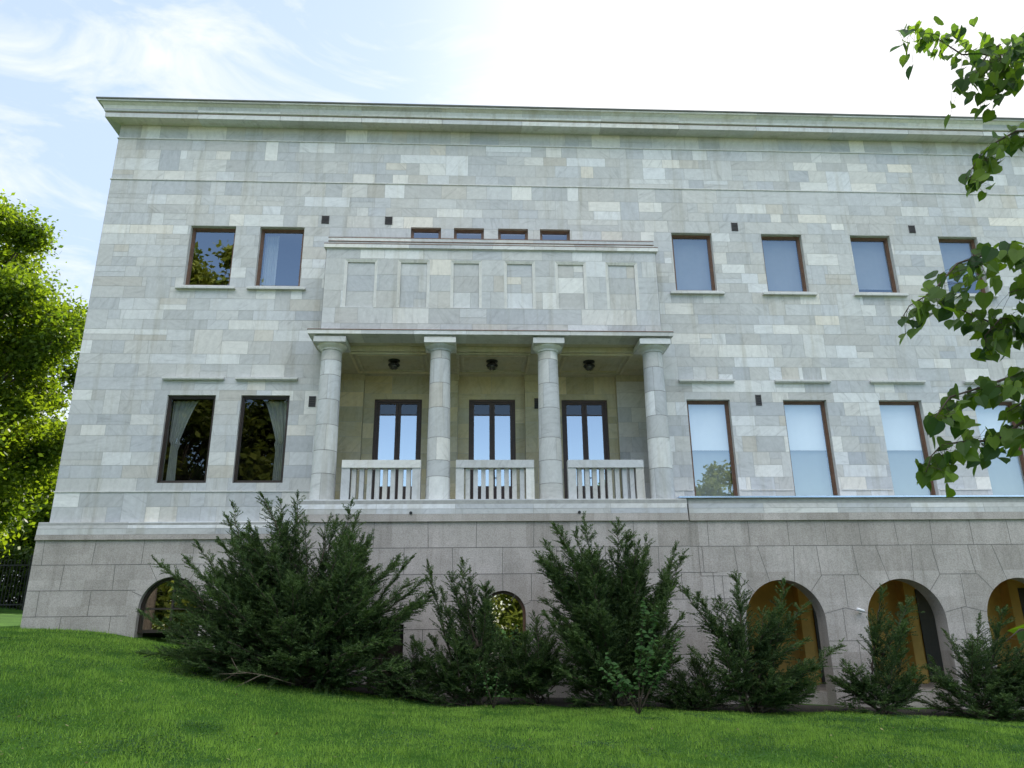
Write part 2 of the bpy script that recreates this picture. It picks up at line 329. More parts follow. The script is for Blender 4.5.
BOUNCEM = simple('bounce_gravel', (0.42, 0.40, 0.36), 0.95, 0.25, 30)
tag(ground_grid('bounce_strip', np.linspace(-60, 60, 81), np.linspace(-38, -20.5, 20), BOUNCEM, 0.012), kind='structure')  # unseen pale strip added behind the camera to bounce neutral light upwards
rng = np.random.default_rng(3)
def grass():
    n = 470000
    x = rng.uniform(-16, 15, n); y = -0.3 - rng.beta(1.15, 1.0, n) * 11.4
    keep = np.abs(x) < (y + 18) * 0.74 + 0.6
    keep &= ~((y > -1.25) & (x > -4.1)); keep &= ~((y > -0.15) & (x > -10.2))
    edge = -2.55 + .12 * np.sin(x * 2.1) + .07 * np.sin(x * 5.3 + 1); keep &= ~((y > edge + rng.normal(0, .06, n)) & (x > -5.5) & (rng.uniform(0, 1, n) > .04))
    x, y = x[keep], y[keep]
    nb = len(x)
    cl = np.sin(x * 3.1 + np.sin(y * 2.3) * 2) * np.sin(y * 3.7 + np.sin(x * 1.9) * 2)
    cl2 = np.sin(x * 0.9 + 1.0) * np.sin(y * 0.8 + x * 0.35)
    h = rng.uniform(0.02, 0.06, nb) * (1 + 0.5 * cl)
    tall = rng.uniform(0, 1, nb) > .93; h = np.where(tall, h * rng.uniform(1.3, 2.0, nb), h)
    under = (y > -3.6) & (x > -6.3)
    h = np.where(under, h * 0.6, h)
    th = rng.uniform(0, 2 * np.pi, nb); w = rng.uniform(0.003, 0.007, nb)
    lean = rng.normal(0, 0.022, (nb, 2))
    z = gh(x, y)
    v = np.zeros((nb, 3, 3)); v[:, 0] = np.stack([x - w * np.cos(th), y - w * np.sin(th), z - 0.005], -1)
    v[:, 1] = np.stack([x + w * np.cos(th), y + w * np.sin(th), z - 0.005], -1)
    v[:, 2] = np.stack([x + lean[:, 0], y + lean[:, 1], z + h], -1)
    blot = np.zeros(nb)
    for k in range(620):
        bx_, by_ = rng.uniform(-12, 12), rng.uniform(-11, -1); br_ = rng.uniform(.06, .22)
        blot += rng.uniform(-.85, .45) * np.exp(-(((x - bx_) / br_) ** 2 + ((y - by_) / (br_ * 1.3)) ** 2))
    h = h * (1 + .6 * np.clip(blot, -1, 1)); v[:, 2, 2] = z + h
    t = np.clip(0.50 + 0.16 * cl + 0.2 * cl2 + blot + rng.normal(0, 0.33, nb) + .25 * tall, 0, 1)
    return np_mesh('grass', v.reshape(-1, 3), 3, GRASSM, tone=np.stack([t, t, t], -1))
SOIL = simple('soil', (0.028, 0.022, 0.015), 0.95, 0.4, 9, bump=0.5)
bed = ground_grid('soil_bed', np.linspace(-5.6, 26, 120), np.linspace(-2.60, -1.0, 10), SOIL, 0.006); tag(bed, kind='structure')
for v_ in bed.data.vertices:                     # wavy front edge
    if v_.co.y < -2.55: v_.co.y += .12 * math.sin(v_.co.x * 2.1) + .07 * math.sin(v_.co.x * 5.3 + 1)
tag(grass(), 'short green lawn grass growing in front of the building', 'grass', kind='stuff')

def flecks():
    g = np.random.default_rng(9); V, T = [], []
    n = 260; x = g.uniform(-11, 12, n); y = g.uniform(-11, -2.8, n); z = gh(x, y) + .035
    for i in range(n):
        r_ = g.uniform(.012, .035); a = g.uniform(0, 6.28); c = np.array([x[i], y[i], z[i]]); u = np.array([math.cos(a), math.sin(a), g.normal(0, .3)]) * r_; w = np.array([-math.sin(a), math.cos(a), g.normal(0, .3)]) * r_ * .6
        V += [c - u, c + w, c + u, c - w]; T.append(g.uniform(0, 1))
    return np_mesh('fallen_leaves', np.array(V), 4, leaf_mat('dry_leaves', (0.10, 0.06, 0.02), (0.38, 0.34, 0.16), .1), tone=np.stack([T] * 3, -1))
tag(flecks(), 'small dry fallen leaves scattered over the lawn', 'leaves', kind='stuff')
def clover():
    g = np.random.default_rng(10); n = 26000; k = 90
    cx = g.uniform(-11, 11, k); cy = g.uniform(-11, -2.8, k); cr_ = g.uniform(.12, .5, k); i = g.integers(0, k, n)
    x = cx[i] + g.normal(0, 1, n) * cr_[i]; y = cy[i] + g.normal(0, 1, n) * cr_[i] * .8; m = (y < -2.7); x, y = x[m], y[m]; n = len(x)
    c = np.stack([x, y, gh(x, y) + g.uniform(.02, .05, n)], -1); a = g.uniform(0, 6.28, n); r_ = g.uniform(.006, .013, n)[:, None]
    u = np.stack([np.cos(a), np.sin(a), g.normal(0, .35, n)], -1) * r_; w = np.stack([-np.sin(a), np.cos(a), g.normal(0, .35, n)], -1) * r_
    return np_mesh('clover', np.stack([c - u, c + w, c + u, c - w], 1).reshape(-1, 3), 4, leaf_mat('clover_leaves', (0.02, 0.06, 0.02), (0.07, 0.16, 0.05), .2), tone=np.repeat(g.uniform(0, 1, (n, 1)), 3, 1))
tag(clover(), 'darker clover patches growing in the lawn', 'clover', kind='stuff')

# ------------------------------------------------------------ the building
B = empty('stone_building', (0, 0, 0))
tag(B, 'large pale marble villa on a granite plinth with a four column porch', 'building')

def rsub(rect, holes):
    """subtract hole rectangles from a rectangle, return remaining rectangles"""
    res = [rect]
    for (a0, a1, b0, b1) in holes:
        nxt = []
        for (x0, x1, z0, z1) in res:
            if a0 >= x1 - 1e-6 or a1 <= x0 + 1e-6 or b0 >= z1 - 1e-6 or b1 <= z0 + 1e-6: nxt.append((x0, x1, z0, z1)); continue
            if z0 < b0: nxt.append((x0, x1, z0, b0))
            if z1 > b1: nxt.append((x0, x1, b1, z1))
            m0, m1 = max(z0, b0), min(z1, b1)
            if x0 < a0: nxt.append((x0, a0, m0, m1))
            if x1 > a1: nxt.append((a1, x1, m0, m1))
        res = nxt
    return res
def tone(p_white=0.15, wob=0.17, mean=0.44):
    r = random.random()
    if r < p_white: t = random.uniform(0.80, 1.0)
    elif r < p_white + 0.12: t = random.uniform(0.1, 0.3)
    else: t = min(max(random.gauss(mean, wob), 0), 1)
    return (t, random.random(), random.random())
def ashlar(mb, u0, u1, rows, holes, place, lmin=0.27, lmax=0.98, joint=0.006, depth=0.006, tf=tone, backing=True):
    """courses of blocks on the plane place(u, z, d); d = outwards. material 0 stone, 1 mortar"""
    if backing:
        for (a, b, c, d) in rsub((u0, u1, rows[0], rows[-1]), holes):
            mb.poly([place(a, c, 0), place(b, c, 0), place(b, d, 0), place(a, d, 0)], 1, (.4, .5, .5))
    last = None; taken = []
    for ri_, (z0, z1) in enumerate(zip(rows[:-1], rows[1:])):
        cuts = [u0]; u = u0 + random.uniform(0.25, lmax)
        while u < u1 - lmin * 0.6:
            if last is None or all(abs(u - q) > 0.06 for q in last): cuts.append(u)
            u += random.triangular(lmin, lmax, lmin * 1.4)
        cuts.append(u1); last = cuts
        for a, b in zip(cuts[:-1], cuts[1:]):
            if b - a < 0.03: continue
            j = joint / 2; zm = None; own = [q for q in taken if abs(q[2] - z0) < 1e-6]
            if lmin < .4 and ri_ + 2 < len(rows) and b - a < .75 and z1 - z0 < .4 and rows[ri_ + 2] - z1 < .4 and random.random() < .10 and not any(q[0] < b and q[1] > a for q in own):
                tc_ = tf()
                for (p, q, r_, s_) in rsub((a + j, b - j, z0 + j, rows[ri_ + 2] - j), holes):
                    mb.poly([place(p, r_, depth), place(q, r_, depth), place(q, s_, depth), place(p, s_, depth)], 0, tc_)
                taken.append((a, b, z1)); continue
            if z1 - z0 > .3 and random.random() < .10: zm = z0 + (z1 - z0) * random.uniform(.4, .6)
            for (za, zb) in ([(z0, z1)] if zm is None else [(z0, zm), (zm, z1)]):
                col = tf()
                for (p, q, r_, s_) in rsub((a + j, b - j, za + j, zb - j), list(holes) + [(q[0] - j, q[1] + j, z0 - .001, z1 + .001) for q in own]):
                    if q - p < 0.004 or s_ - r_ < 0.004: continue
                    mb.poly([place(p, r_, depth), place(q, r_, depth), place(q, s_, depth), place(p, s_, depth)], 0, col)
def front(y): return lambda u, z, d: (u, y - d, z)
def leftf(x): return lambda u, z, d: (x - d, -u, z)            # faces -X, u = -y
def rightf(x): return lambda u, z, d: (x + d, u, z)            # faces +X, u = y
def backf(y): return lambda u, z, d: (-u, y + d, z)

XL, XR, YB = -9.96, 26.0, 14.0
upL = [(-7.65, -6.46), (-5.82, -4.64)]
rx = [(5.40, 6.53), (7.93, 9.08), (10.47, 11.62), (13.02, 14.16), (15.57, 16.72), (18.12, 19.27), (20.67, 21.82), (23.2, 24.35)]
WIN_UP = [(a, b, 8.53, 10.28) for a, b in upL + rx]
WIN_LO_L = [(-7.65, -6.47, 3.31, 5.52), (-5.85, -4.65, 3.31, 5.52)]
WIN_LO_R = [(a + 0.02, b + 0.02, 2.78, 5.45) for a, b in rx]
WIN_SM = [(-1.78, -0.96, 9.74, 10.33), (-0.61, 0.21, 9.74, 10.33), (0.60, 1.42, 9.74, 10.33), (1.75, 2.58, 9.74, 10.33)]
LOG = (-3.87, 4.72, 2.70, 6.70)
VENTS = [(-4.2, -4.0, 10.4, 10.64), (-2.49, -2.29, 10.4, 10.64), (7.12, 7.30, 10.36, 10.62), (12.22, 12.40, 10.38, 10.62), (-4.17, -4.0, 5.22, 5.50), (7.23, 7.38, 5.29, 5.58)]

rows_main = [2.37, 2.74, 3.10]
while rows_main[-1] < 11.2: rows_main.append(rows_main[-1] + random.choice((.27, .31, .33, .33, .36, .41)))
rows_main += [11.68, 11.98, 12.36, 12.64, 12.99, 13.43]
mb = MB()
ashlar(mb, XL, XR, rows_main, WIN_UP + WIN_LO_L + WIN_LO_R + WIN_SM + [LOG], front(0.0))
ashlar(mb, -YB, 0.0, rows_main, [], leftf(XL))
ashlar(mb, 0.0, YB, rows_main, [], rightf(XR))
ashlar(mb, -XR, -XL, rows_main, [], backf(YB), lmax=2.5)
for (a, b, c, d) in WIN_UP + WIN_LO_L + WIN_LO_R + WIN_SM:       # reveals
    t = 0.35
    mb.poly([(a, -.006, c), (a, t, c), (a, t, d), (a, -.006, d)], 0, (.5, .5, .3)); mb.poly([(b, -.006, c), (b, -.006, d), (b, t, d), (b, t, c)], 0, (.5, .4, .6))
    mb.poly([(a, -.006, d), (a, t, d), (b, t, d), (b, -.006, d)], 0, (.5, .5, .1)); mb.poly([(a, -.006, c), (b, -.006, c), (b, t, c), (a, t, c)], 0, (.5, .5, .1))
mb.build('facade_wall', [MARBLE, MORTAR], B)

# dark inner room faces so the windows look into a hollow building
mb = MB()
mb.box(XL + .4, XR - .4, 3.4, 3.5, -1.9, 13.3); mb.box(XL + .36, XR - .36, 0.36, 3.4, 6.95, 7.15); mb.box(XL + .36, XR - .36, 1.9, 3.4, 2.55, 2.69)
mb.box(XL + .36, LOG[0] - .2, 0.36, 1.9, 2.55, 2.69); mb.box(LOG[1] + .2, XR - .36, 0.36, 1.9, 2.55, 2.69)
mb.build('inner_wall', DARKIN, B)

# thin projecting bands
mb = MB()
for z in (3.10, 11.68, 12.99):
    for a, b in ([(XL - .02, LOG[0] - .03)] + [(LOG[1] + .03, 5.38)] + [(rx[i][1] + .06, rx[i + 1][0] - .02) for i in range(7)] if z == 3.10 else [(XL - .03, XR + .03)]):
        mb.box(a, b, -.026, .003, z - .012, z + .018, 0, (.6, .6, .3))
mb.box(XL - .026, XL + .003, .003, YB, 11.668, 11.698); mb.box(XL - .026, XL + .003, .003, YB, 12.978, 13.008)
mb.build('string_course', MARBLE, B)

# cornice, mitred at the left front corner
prof = [(0, 13.43), (.40, 13.40), (.40, 13.535), (.375, 13.54), (.375, 13.57), (.43, 13.58), (.44, 13.64), (.47, 13.73), (.53, 13.79), (.58, 13.80), (.58, 13.845)]
mb = MB()
def corn(prof, mb, m=0):
    for i in range(len(prof) - 1):
        (o0, z0), (o1, z1) = prof[i], prof[i + 1]
        f0, f1 = max(o0 - .14, 0), max(o1 - .14, 0)
        segs = 16
        for k in range(segs):
            a = XL + (XR - XL) * k / segs; b = XL + (XR - XL) * (k + 1) / segs
            a0 = a if k else XL - f0; a1 = a if k else XL - f1
            col = tone(0.3, .1, .65)
            mb.poly([(a0, -o0, z0), (b, -o0, z0), (b, -o1, z1), (a1, -o1, z1)], m, col)
            if i == 1 and k: mb.box(a - .004, a + .004, -o1 - .003, -o1 + .05, z0, z1, 1)
        mb.poly([(XL - f0, YB, z0), (XL - f0, -o0, z0), (XL - f1, -o1, z1), (XL - f1, YB, z1)], m, tone(0.1, .1))
        mb.poly([(XR + f0, -o0, z0), (XR + f0, YB, z0), (XR + f1, YB, z1), (XR + f1, -o1, z1)], m, tone(0.1, .1))
        mb.poly([(XR, -o0, z0), (XR + f0, -o0, z0), (XR + f1, -o1, z1), (XR, -o1, z1)], m, tone(0.1, .1))
corn(prof, mb)
mb.build('cornice', [MARBLE, JOINT], B)
mb = MB()
mb.box(XL - .47, XR + .47, -.61, YB + .2, 13.847, 13.885)
mb.build('roof', ROOFM, B)
mb = MB()
mb.box(XL - .243, XR + .24, -.383, YB, 13.543, 13.566); mb.build('cornice_strip', COPPER, B)

# plinth on the left: granite wall with two arched windows
def arch_wall(mb, x0, x1, y, zb, zt, arches, seg=22, col=(.5, .5, .5)):
    """front face at y with arch holes (cx, zc, r); jambs go down to zb"""
    x = x0
    for (cx, zc, r) in sorted(arches):
        mb.poly([(x, y, zb), (cx - r, y, zb), (cx - r, y, zt), (x, y, zt)], 0, col)
        for i in range(seg):
            a0 = math.pi * (1 - i / seg); a1 = math.pi * (1 - (i + 1) / seg)
            p0 = (cx + r * math.cos(a0), zc + r * math.sin(a0)); p1 = (cx + r * math.cos(a1), zc + r * math.sin(a1))
            mb.poly([(p0[0], y, p0[1]), (p1[0], y, p1[1]), (p1[0], y, zt), (p0[0], y, zt)], 0, col)
        x = cx + r
    mb.poly([(x, y, zb), (x1, y, zb), (x1, y, zt), (x, y, zt)], 0, col)
def intrados(mb, cx, zc, r, y0, y1, zb, seg=22):
    mb.poly([(cx - r, y0, zb), (cx - r, y1, zb), (cx - r, y1, zc), (cx - r, y0, zc)]); mb.poly([(cx + r, y0, zb), (cx + r, y0, zc), (cx + r, y1, zc), (cx + r, y1, zb)])
    for i in range(seg):
        a0 = math.pi * i / seg; a1 = math.pi * (i + 1) / seg
        mb.poly([(cx + r * math.cos(a0), y0, zc + r * math.sin(a0)), (cx + r * math.cos(a1), y0, zc + r * math.sin(a1)), (cx + r * math.cos(a1), y1, zc + r * math.sin(a1)), (cx + r * math.cos(a0), y1, zc + r * math.sin(a0))], 0, (.5, .5, .5), True)
def strip(mb, p, q, y, w=0.012, m=0):
    """a joint line between two points (x, z) lying on the front at y"""
    dx, dz = q[0] - p[0], q[1] - p[1]; n = math.hypot(dx, dz)
    if n < 1e-4: return
    nx, nz = -dz / n * w / 2, dx / n * w / 2
    yy = y - .003
    mb.poly([(p[0] - nx, yy, p[1] - nz), (q[0] - nx, yy, q[1] - nz), (q[0] + nx, yy, q[1] + nz), (p[0] + nx, yy, p[1] + nz)], m)
def joints(mb, x0, x1, y, zs, w, arches, off=0.0, rad_out=0.5, ring=True):
    def blocked(x, z, extra):
        return any((math.hypot(x - cx, max(z - zc, 0)) < r + extra) for cx, zc, r in arches)
    for i, z in enumerate(zs[1:], 1):                 # bed joints, cut short at the arches
        xx = x0; st = None; step = 0.02
        while xx <= x1 + 1e-6:
            bl = blocked(xx, z, rad_out if z < max([a[1] + a[2] for a in arches] + [-9]) + 0.02 else 0.0)
            if not bl and st is None: st = xx
            if (bl or xx + step > x1) and st is not None:
                if xx - st > 0.05: strip(mb, (st, z), (xx, z), y)
                st = None
            xx += step
    for i, (zt, zb) in enumerate(zip(zs[:-1], zs[1:])):
        k = 0; x = x0 - (x0 % w) + (0.5 * w if i % 2 else 0) + off
        while x < x1:
            jx = x + random.uniform(-.09, .09)
            sl = random.uniform(-.02, .02)
            if x0 + .15 < jx < x1 - .15 and not blocked(jx, zt, rad_out) and not blocked(jx, zb, rad_out * 0.95): strip(mb, (jx, zt), (jx + sl, zb), y)
            x += w
    for cx, zc, r in arches:                          # radial joints of the arch stones
        for a in (22, 58, 90, 122, 158):
            t = R(a + random.uniform(-3, 3)); c, s = math.cos(t), math.sin(t); ro = r + rad_out + 0.04
            zt = max([q for q in zs if q >= zc + ro * s - 0.35] or [zs[0]][-1:], key=lambda q: -q)
            rr = (zt - zc) / s if s > .75 else ro
            strip(mb, (cx + r * c, zc + r * s), (cx + rr * c, zc + rr * s), y)
        for sgn in ((-1, 1) if ring else ()):
            ro = r + rad_out + .04
            pts = [(cx + sgn * ro * math.cos(R(a)), zc + ro * math.sin(R(a))) for a in (0, 22, 58)]
            for p, q in zip(pts[:-1], pts[1:]): strip(mb, p, q, y)

ARL = [(-6.91, 0.42, 0.70), (-5.10, 0.42, 0.70)]
YP = -0.12
mb = MB(); PX0 = XL - .16
arch_wall(mb, PX0, -4.02, YP, -1.9, 1.96, ARL)
for a in ARL: intrados(mb, a[0], a[1], a[2], YP, YP + .45, -1.9)
mb.poly([(PX0, YP, -1.9), (PX0, YP, 1.96), (PX0, YB + .1, 1.96), (PX0, YB + .1, -1.9)])
mb.poly([(PX0, YB + .1, -1.9), (PX0, YB + .1, 2.5), (XR + .2, YB + .1, 2.5), (XR + .2, YB + .1, -1.9)])
mb.poly([(XR + .2, YB + .1, -2.9), (XR + .2, YB + .1, 2.5), (XR + .2, -1.1, 2.5), (XR + .2, -1.1, -2.9)])
pl = mb.build('granite_plinth', GRANITE, B)
mb = MB(); joints(mb, PX0, -4.05, YP, [1.96, 1.40, 0.83, 0.27, -.3], 1.12, ARL, .2, 0.22, False); mb.build('stone_joints', JOINT, pl)

# moulding on top of the left plinth (runs round the left corner)
def mould(mb, x0, x1, y, zs, left=True, ov=0.05, ox=0.012):
    z0, z1, z2, z3 = zs
    mb.box(x0 - ox, x1, y - ov, 0.0, z0, z1 - .006, 1)
    nseg = max(1, int((x1 - x0) / 1.7)); w = (x1 - x0 + ox) / nseg
    for k in range(nseg):
        a = x0 - ox + k * w; b = a + w
        c1, c2 = tone(.2), tone(.3)
        for (za, zb, oa, ob, cc) in ((z1, z2, ov - .012, ov - .012, c1), (z2 + .008, z3, ov - .02, ov - .04, c2)):
            g = .003
            mb.poly([(a + g, y - oa, za), (b - g, y - oa, za), (b - g, y - ob, zb), (a + g, y - ob, zb)], 0, cc)
            mb.poly([(a + g, y - oa, za), (a + g, y - ob, zb), (a + g, 0, zb), (a + g, 0, za)], 0, cc)
            mb.poly([(a + g, y - ob, zb), (b - g, y - ob, zb), (b - g, 0, zb), (a + g, 0, zb)], 0, cc)
    mb.box(x0 - ox + .006, x1, y - .02, 0.0, z1 - .02, z3 - .02, 2)
mb = MB(); mould(mb, PX0, -4.03, YP, (1.96, 2.08, 2.21, 2.37))
mb.box(PX0 - .012, PX0 + .02, 0.0, YB + .1, 1.96, 2.36, 0); mb.build('plinth_moulding', [MARBLE, GRANITE, MORTAR], B)

# the porch terrace and the arcade terrace to the right
TX0, TX1, YT, YA = -3.99, 4.87, -1.15, -1.10
ARC = [(0.62, 0.20, 0.50)]
CEL = (-2.30, -1.52, -1.9, 0.02)
mb = MB()
x = TX0
# portico front with one small arch and a low cellar door (cut as a rectangle)
for (a, b, c, d) in rsub((TX0, 0.0, -2.6, 2.21), [CEL]): mb.poly([(a, YT, c), (b, YT, c), (b, YT, d), (a, YT, d)])
arch_wall(mb, 0.0, TX1, YT, -2.6, 2.21, ARC)
intrados(mb, *ARC[0], YT, YT + .35, -2.6)
mb.poly([(CEL[0], YT, CEL[2]), (CEL[0], YT + .4, CEL[2]), (CEL[0], YT + .4, CEL[3]), (CEL[0], YT, CEL[3])]); mb.poly([(CEL[1], YT, CEL[2]), (CEL[1], YT, CEL[3]), (CEL[1], YT + .4, CEL[3]), (CEL[1], YT + .4, CEL[2])])
mb.poly([(CEL[0], YT, CEL[3]), (CEL[0], YT + .4, CEL[3]), (CEL[1], YT + .4, CEL[3]), (CEL[1], YT, CEL[3])])
mb.poly([(TX0, YT, -2.6), (TX0, YT, 2.21), (TX0, 0, 2.21), (TX0, 0, -2.6)])
mb.poly([(TX1, YT, -2.6), (TX1, 0, -2.6), (TX1, 0, 2.21), (TX1, YT, 2.21)])
tw = mb.build('porch_base', GRANITE, B)
mb = MB(); joints(mb, TX0, TX1, YT, [2.21, 1.635, 1.06, 0.485, -0.09, -.665, -1.24], 1.15, ARC, 0.1, 0.12, False); mb.build('stone_joints', JOINT, tw)
ARR = [(6.90 + 2.76 * i, -0.02, 0.905) for i in range(7)]
mb = MB(); arch_wall(mb, TX1, XR, YA, -2.9, 2.21, ARR, 28)
for a in ARR: intrados(mb, *a, YA, YA + .45, -2.9, 28)
# back face of the arcade wall, then gallery vault, ends
arch_wall(mb, TX1, XR, YA + .45, -2.9, 2.21, ARR, 28)
aw = mb.build('arcade_wall', GRANITE, B)
mb = MB()
def S_(a, b, c, d): strip(mb, (a, b), (c, d), YA, .011)
S_(TX1 + .01, 1.635, XR, 1.635)
x = TX1 + .45; k = 0
while x < XR - .2: S_(x, 2.205, x + random.uniform(-.02, .02), 1.641); x += random.uniform(.80, .95)
for i, (cx, zc, r) in enumerate(ARR):
    S_(cx - .27, zc + math.sqrt(r * r - .27 ** 2), cx - .47, 1.629); S_(cx + .30, zc + math.sqrt(r * r - .09), cx + .37, 1.629)
    for sg in (-1, 1):
        M = cx + sg * 1.38; j1, j2, j3 = (random.uniform(-.04, .04) for _ in range(3))
        if sg < 0 or i == len(ARR) - 1:
            S_(M - .44, .98, M + .42, .98); S_(M + .03 + j1, .975, M + .03 + j1, .27); S_(M - .50 + j2, 1.629, M - .45, .98); S_(M + .33 + j3, 1.629, M + .41, .98)
            S_(M - .475, -.43, M + .475, -.43); S_(M + .16 + j2, -.435, M + .16 + j2, -1.0); S_(M - .475, -1.0, M + .475, -1.0); S_(M - .1, -1.005, M - .1, -1.6)
            S_(M - .1 + j3, .26, M - .1 + j3, -.425)
        S_(M - sg * .44, .98, cx + sg * r * math.cos(R(45)), zc + r * math.sin(R(45))); S_(M, .265, M - sg * .485, .15)
for z in (1.06, .485, -.09, -.665): S_(TX1 + .01, z, 5.46 if z > .5 else 5.9, z)
for q, (z0, z1) in enumerate(((1.63, 1.06), (1.055, .485), (.48, -.09), (-.095, -.665))): S_(5.15 + .2 * (q % 2), z0, 5.15 + .2 * (q % 2), z1)
mb.build('stone_joints', JOINT, aw)
mb = MB()
mb.box(TX1, XR, 1.4, 1.5, -2.9, 1.5, 0)               # ochre back wall
mb.box(TX1, TX1 + .1, YA + .46, 1.4, -2.9, 1.5, 0); mb.box(XR - .1, XR, YA + .46, 1.4, -2.9, 1.5, 0)
mb.box(TX1 + .1, XR - .1, YA + .46, 1.4, 1.40, 1.5, 0)   # ceiling
for i in range(6):                                     # cross walls with openings are piers here
    xx = ARR[i][0] + 1.38
    mb.box(xx - .12, xx + .12, 1.05, 1.395, -2.9, 1.395, 0)
mb.build('gallery_wall', OCHRE, B)
for i in range(6):
    xx = ARR[i][0] + 1.38; mb = MB()
    mb.box(xx + .36 - .0, xx + 1.0, 1.36, 1.396, -2.9, 0.75); mb.build('gallery_door', DARKFRAME, B)
mb = MB(); mb.box(TX1, XR, YA + .46, 1.4, -2.6, -1.5); mb.build('gallery_floor', GRANITE, B)
mb = MB()
mould(mb, TX0 + .01, TX1, YT, (2.21, 2.38, 2.49, 2.71)); mb.build('terrace_moulding', [MARBLE, GRANITE, MORTAR], B)
mb = MB()
mould(mb, TX1 + .052, XR, YA, (2.21, 2.38, 2.49, 2.71)); mb.build('terrace_moulding', [MARBLE, GRANITE, MORTAR], B)
mb = MB(); mb.box(TX0, XR, YT + .06, 1.7, 2.60, 2.725, 0, (.5, .5, .3)); mb.build('terrace_floor', MARBLE, B)
mb = MB(); mb.box(4.70, XR, YA - .075, YA + .25, 2.728, 2.765); mb.build('edge_flashing', FLASH, B)
for hx in (-1.44, 2.37):
    mb = MB(); mb.tube([(hx, YT - .066, 2.40), (hx, YT - .02, 2.40)], .035, 14); mb.build('drain_hole', BLACKM, B)

# loggia behind the columns
mb = MB()
YW, YR = 1.50, 1.66
rowsL = [2.725] + [2.725 + .42 * i for i in range(1, 10)] + [6.70]
rowsL = rowsL[:-2] + [6.70]
ty = lambda: tone(0.06, .12, .45)
DOORS = [(-2.77, -1.47), (-0.18, 1.10), (2.39, 3.67)]
REC = [(-3.06, -1.20), (-0.48, 1.36), (2.11, 3.92)]
for a, b in ((LOG[0], -3.06), (-1.20, -0.48), (1.36, 2.11)):
    ashlar(mb, a, b, rowsL, [], front(YW), 0.5, 1.2, tf=ty)
for (a, b), (p, q) in zip(REC, DOORS):
    ashlar(mb, a, b, rowsL, [(p, q, 2.7, 5.93)], front(YR), 0.5, 1.2, tf=ty)
    mb.box(a - .05, a - .001, YW + .001, YR + .1, 2.7, 6.7, 0, ty()); mb.box(b + .001, b + .05, YW + .001, YR + .1, 2.7, 6.7, 0, ty())
    for xx in (p, q): mb.poly([(xx, YR - .006, 2.7), (xx, YR + .3, 2.7), (xx, YR + .3, 5.93), (xx, YR - .006, 5.93)], 0, (.4, .5, .5))
    mb.poly([(p, YR - .006, 5.93), (p, YR + .3, 5.93), (q, YR + .3, 5.93), (q, YR - .006, 5.93)], 0, (.4, .5, .5))
ashlar(mb, 0.0, YW, rowsL, [], rightf(LOG[0]), 0.5, 1.0, tf=ty)
ashlar(mb, -YW, 0.0, rowsL, [], leftf(LOG[1]), 0.5, 1.0, tf=ty)
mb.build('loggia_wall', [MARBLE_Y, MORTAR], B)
mb = MB(); ashlar(mb, 3.92, LOG[1], rowsL, [], front(YW), 0.35, .7, tf=lambda: tone(.2, .1, .6)); mb.build('loggia_pier', [MARBLE, MORTAR], B)
for a, b in ((LOG[0], -3.06), (-1.20, -0.48), (1.36, 2.11), (3.92, LOG[1])):
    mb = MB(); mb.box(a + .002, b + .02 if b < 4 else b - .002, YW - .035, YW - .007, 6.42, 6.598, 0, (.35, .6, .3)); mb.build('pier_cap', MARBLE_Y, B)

# porch slab with coffered soffit
mb = MB()
SX0, SX1, SY, SZ0, SZ1 = -4.06, 4.88, -1.17, 6.735, 6.835
n = 7; w = (SX1 - SX0) / n
for k in range(n): mb.box(SX0 + k * w + .002, SX0 + (k + 1) * w - .002, SY, SY + .62, SZ0, SZ1, 0, tone(.2, .1))
mb.box(SX0, SX1, SY + .622, 0.0, SZ0, SZ1, 1, (.35, .5, .2)); mb.box(LOG[0], LOG[1], 0.0, YR + .1, SZ0 - .03, SZ1, 1, (.35, .5, .3)); mb.box(LOG[0] + .01, LOG[1] - .01, -.34, YR + .05, 6.60, SZ0 - .002, 1, (.3, .5, .3))
for cx0, cx1 in ((-3.2, -1.25), (-0.5, 1.42), (2.15, 4.05)):
    for e, zz in ((0, .045), (.13, .03), ):
        x0_, x1_, y0_, y1_ = cx0 + e, cx1 - e, -.24 + e, 1.30 - e; zt_ = 6.599; zb_ = zt_ - zz; t = .06
        mb.box(x0_, x1_, y0_, y0_ + t, zb_, zt_, 1, ty()); mb.box(x0_, x1_, y1_ - t, y1_, zb_, zt_, 1, ty())
        mb.box(x0_, x0_ + t, y0_ + t + .001, y1_ - t - .001, zb_, zt_, 1, ty()); mb.box(x1_ - t, x1_, y0_ + t + .001, y1_ - t - .001, zb_, zt_, 1, ty())
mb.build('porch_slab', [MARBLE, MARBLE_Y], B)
mb = MB(); mb.box(SX0 - .01, SX1 + .01, SY - .012, 0.0, SZ1, SZ1 + .018); mb.build('slab_edge', COPPER, B)

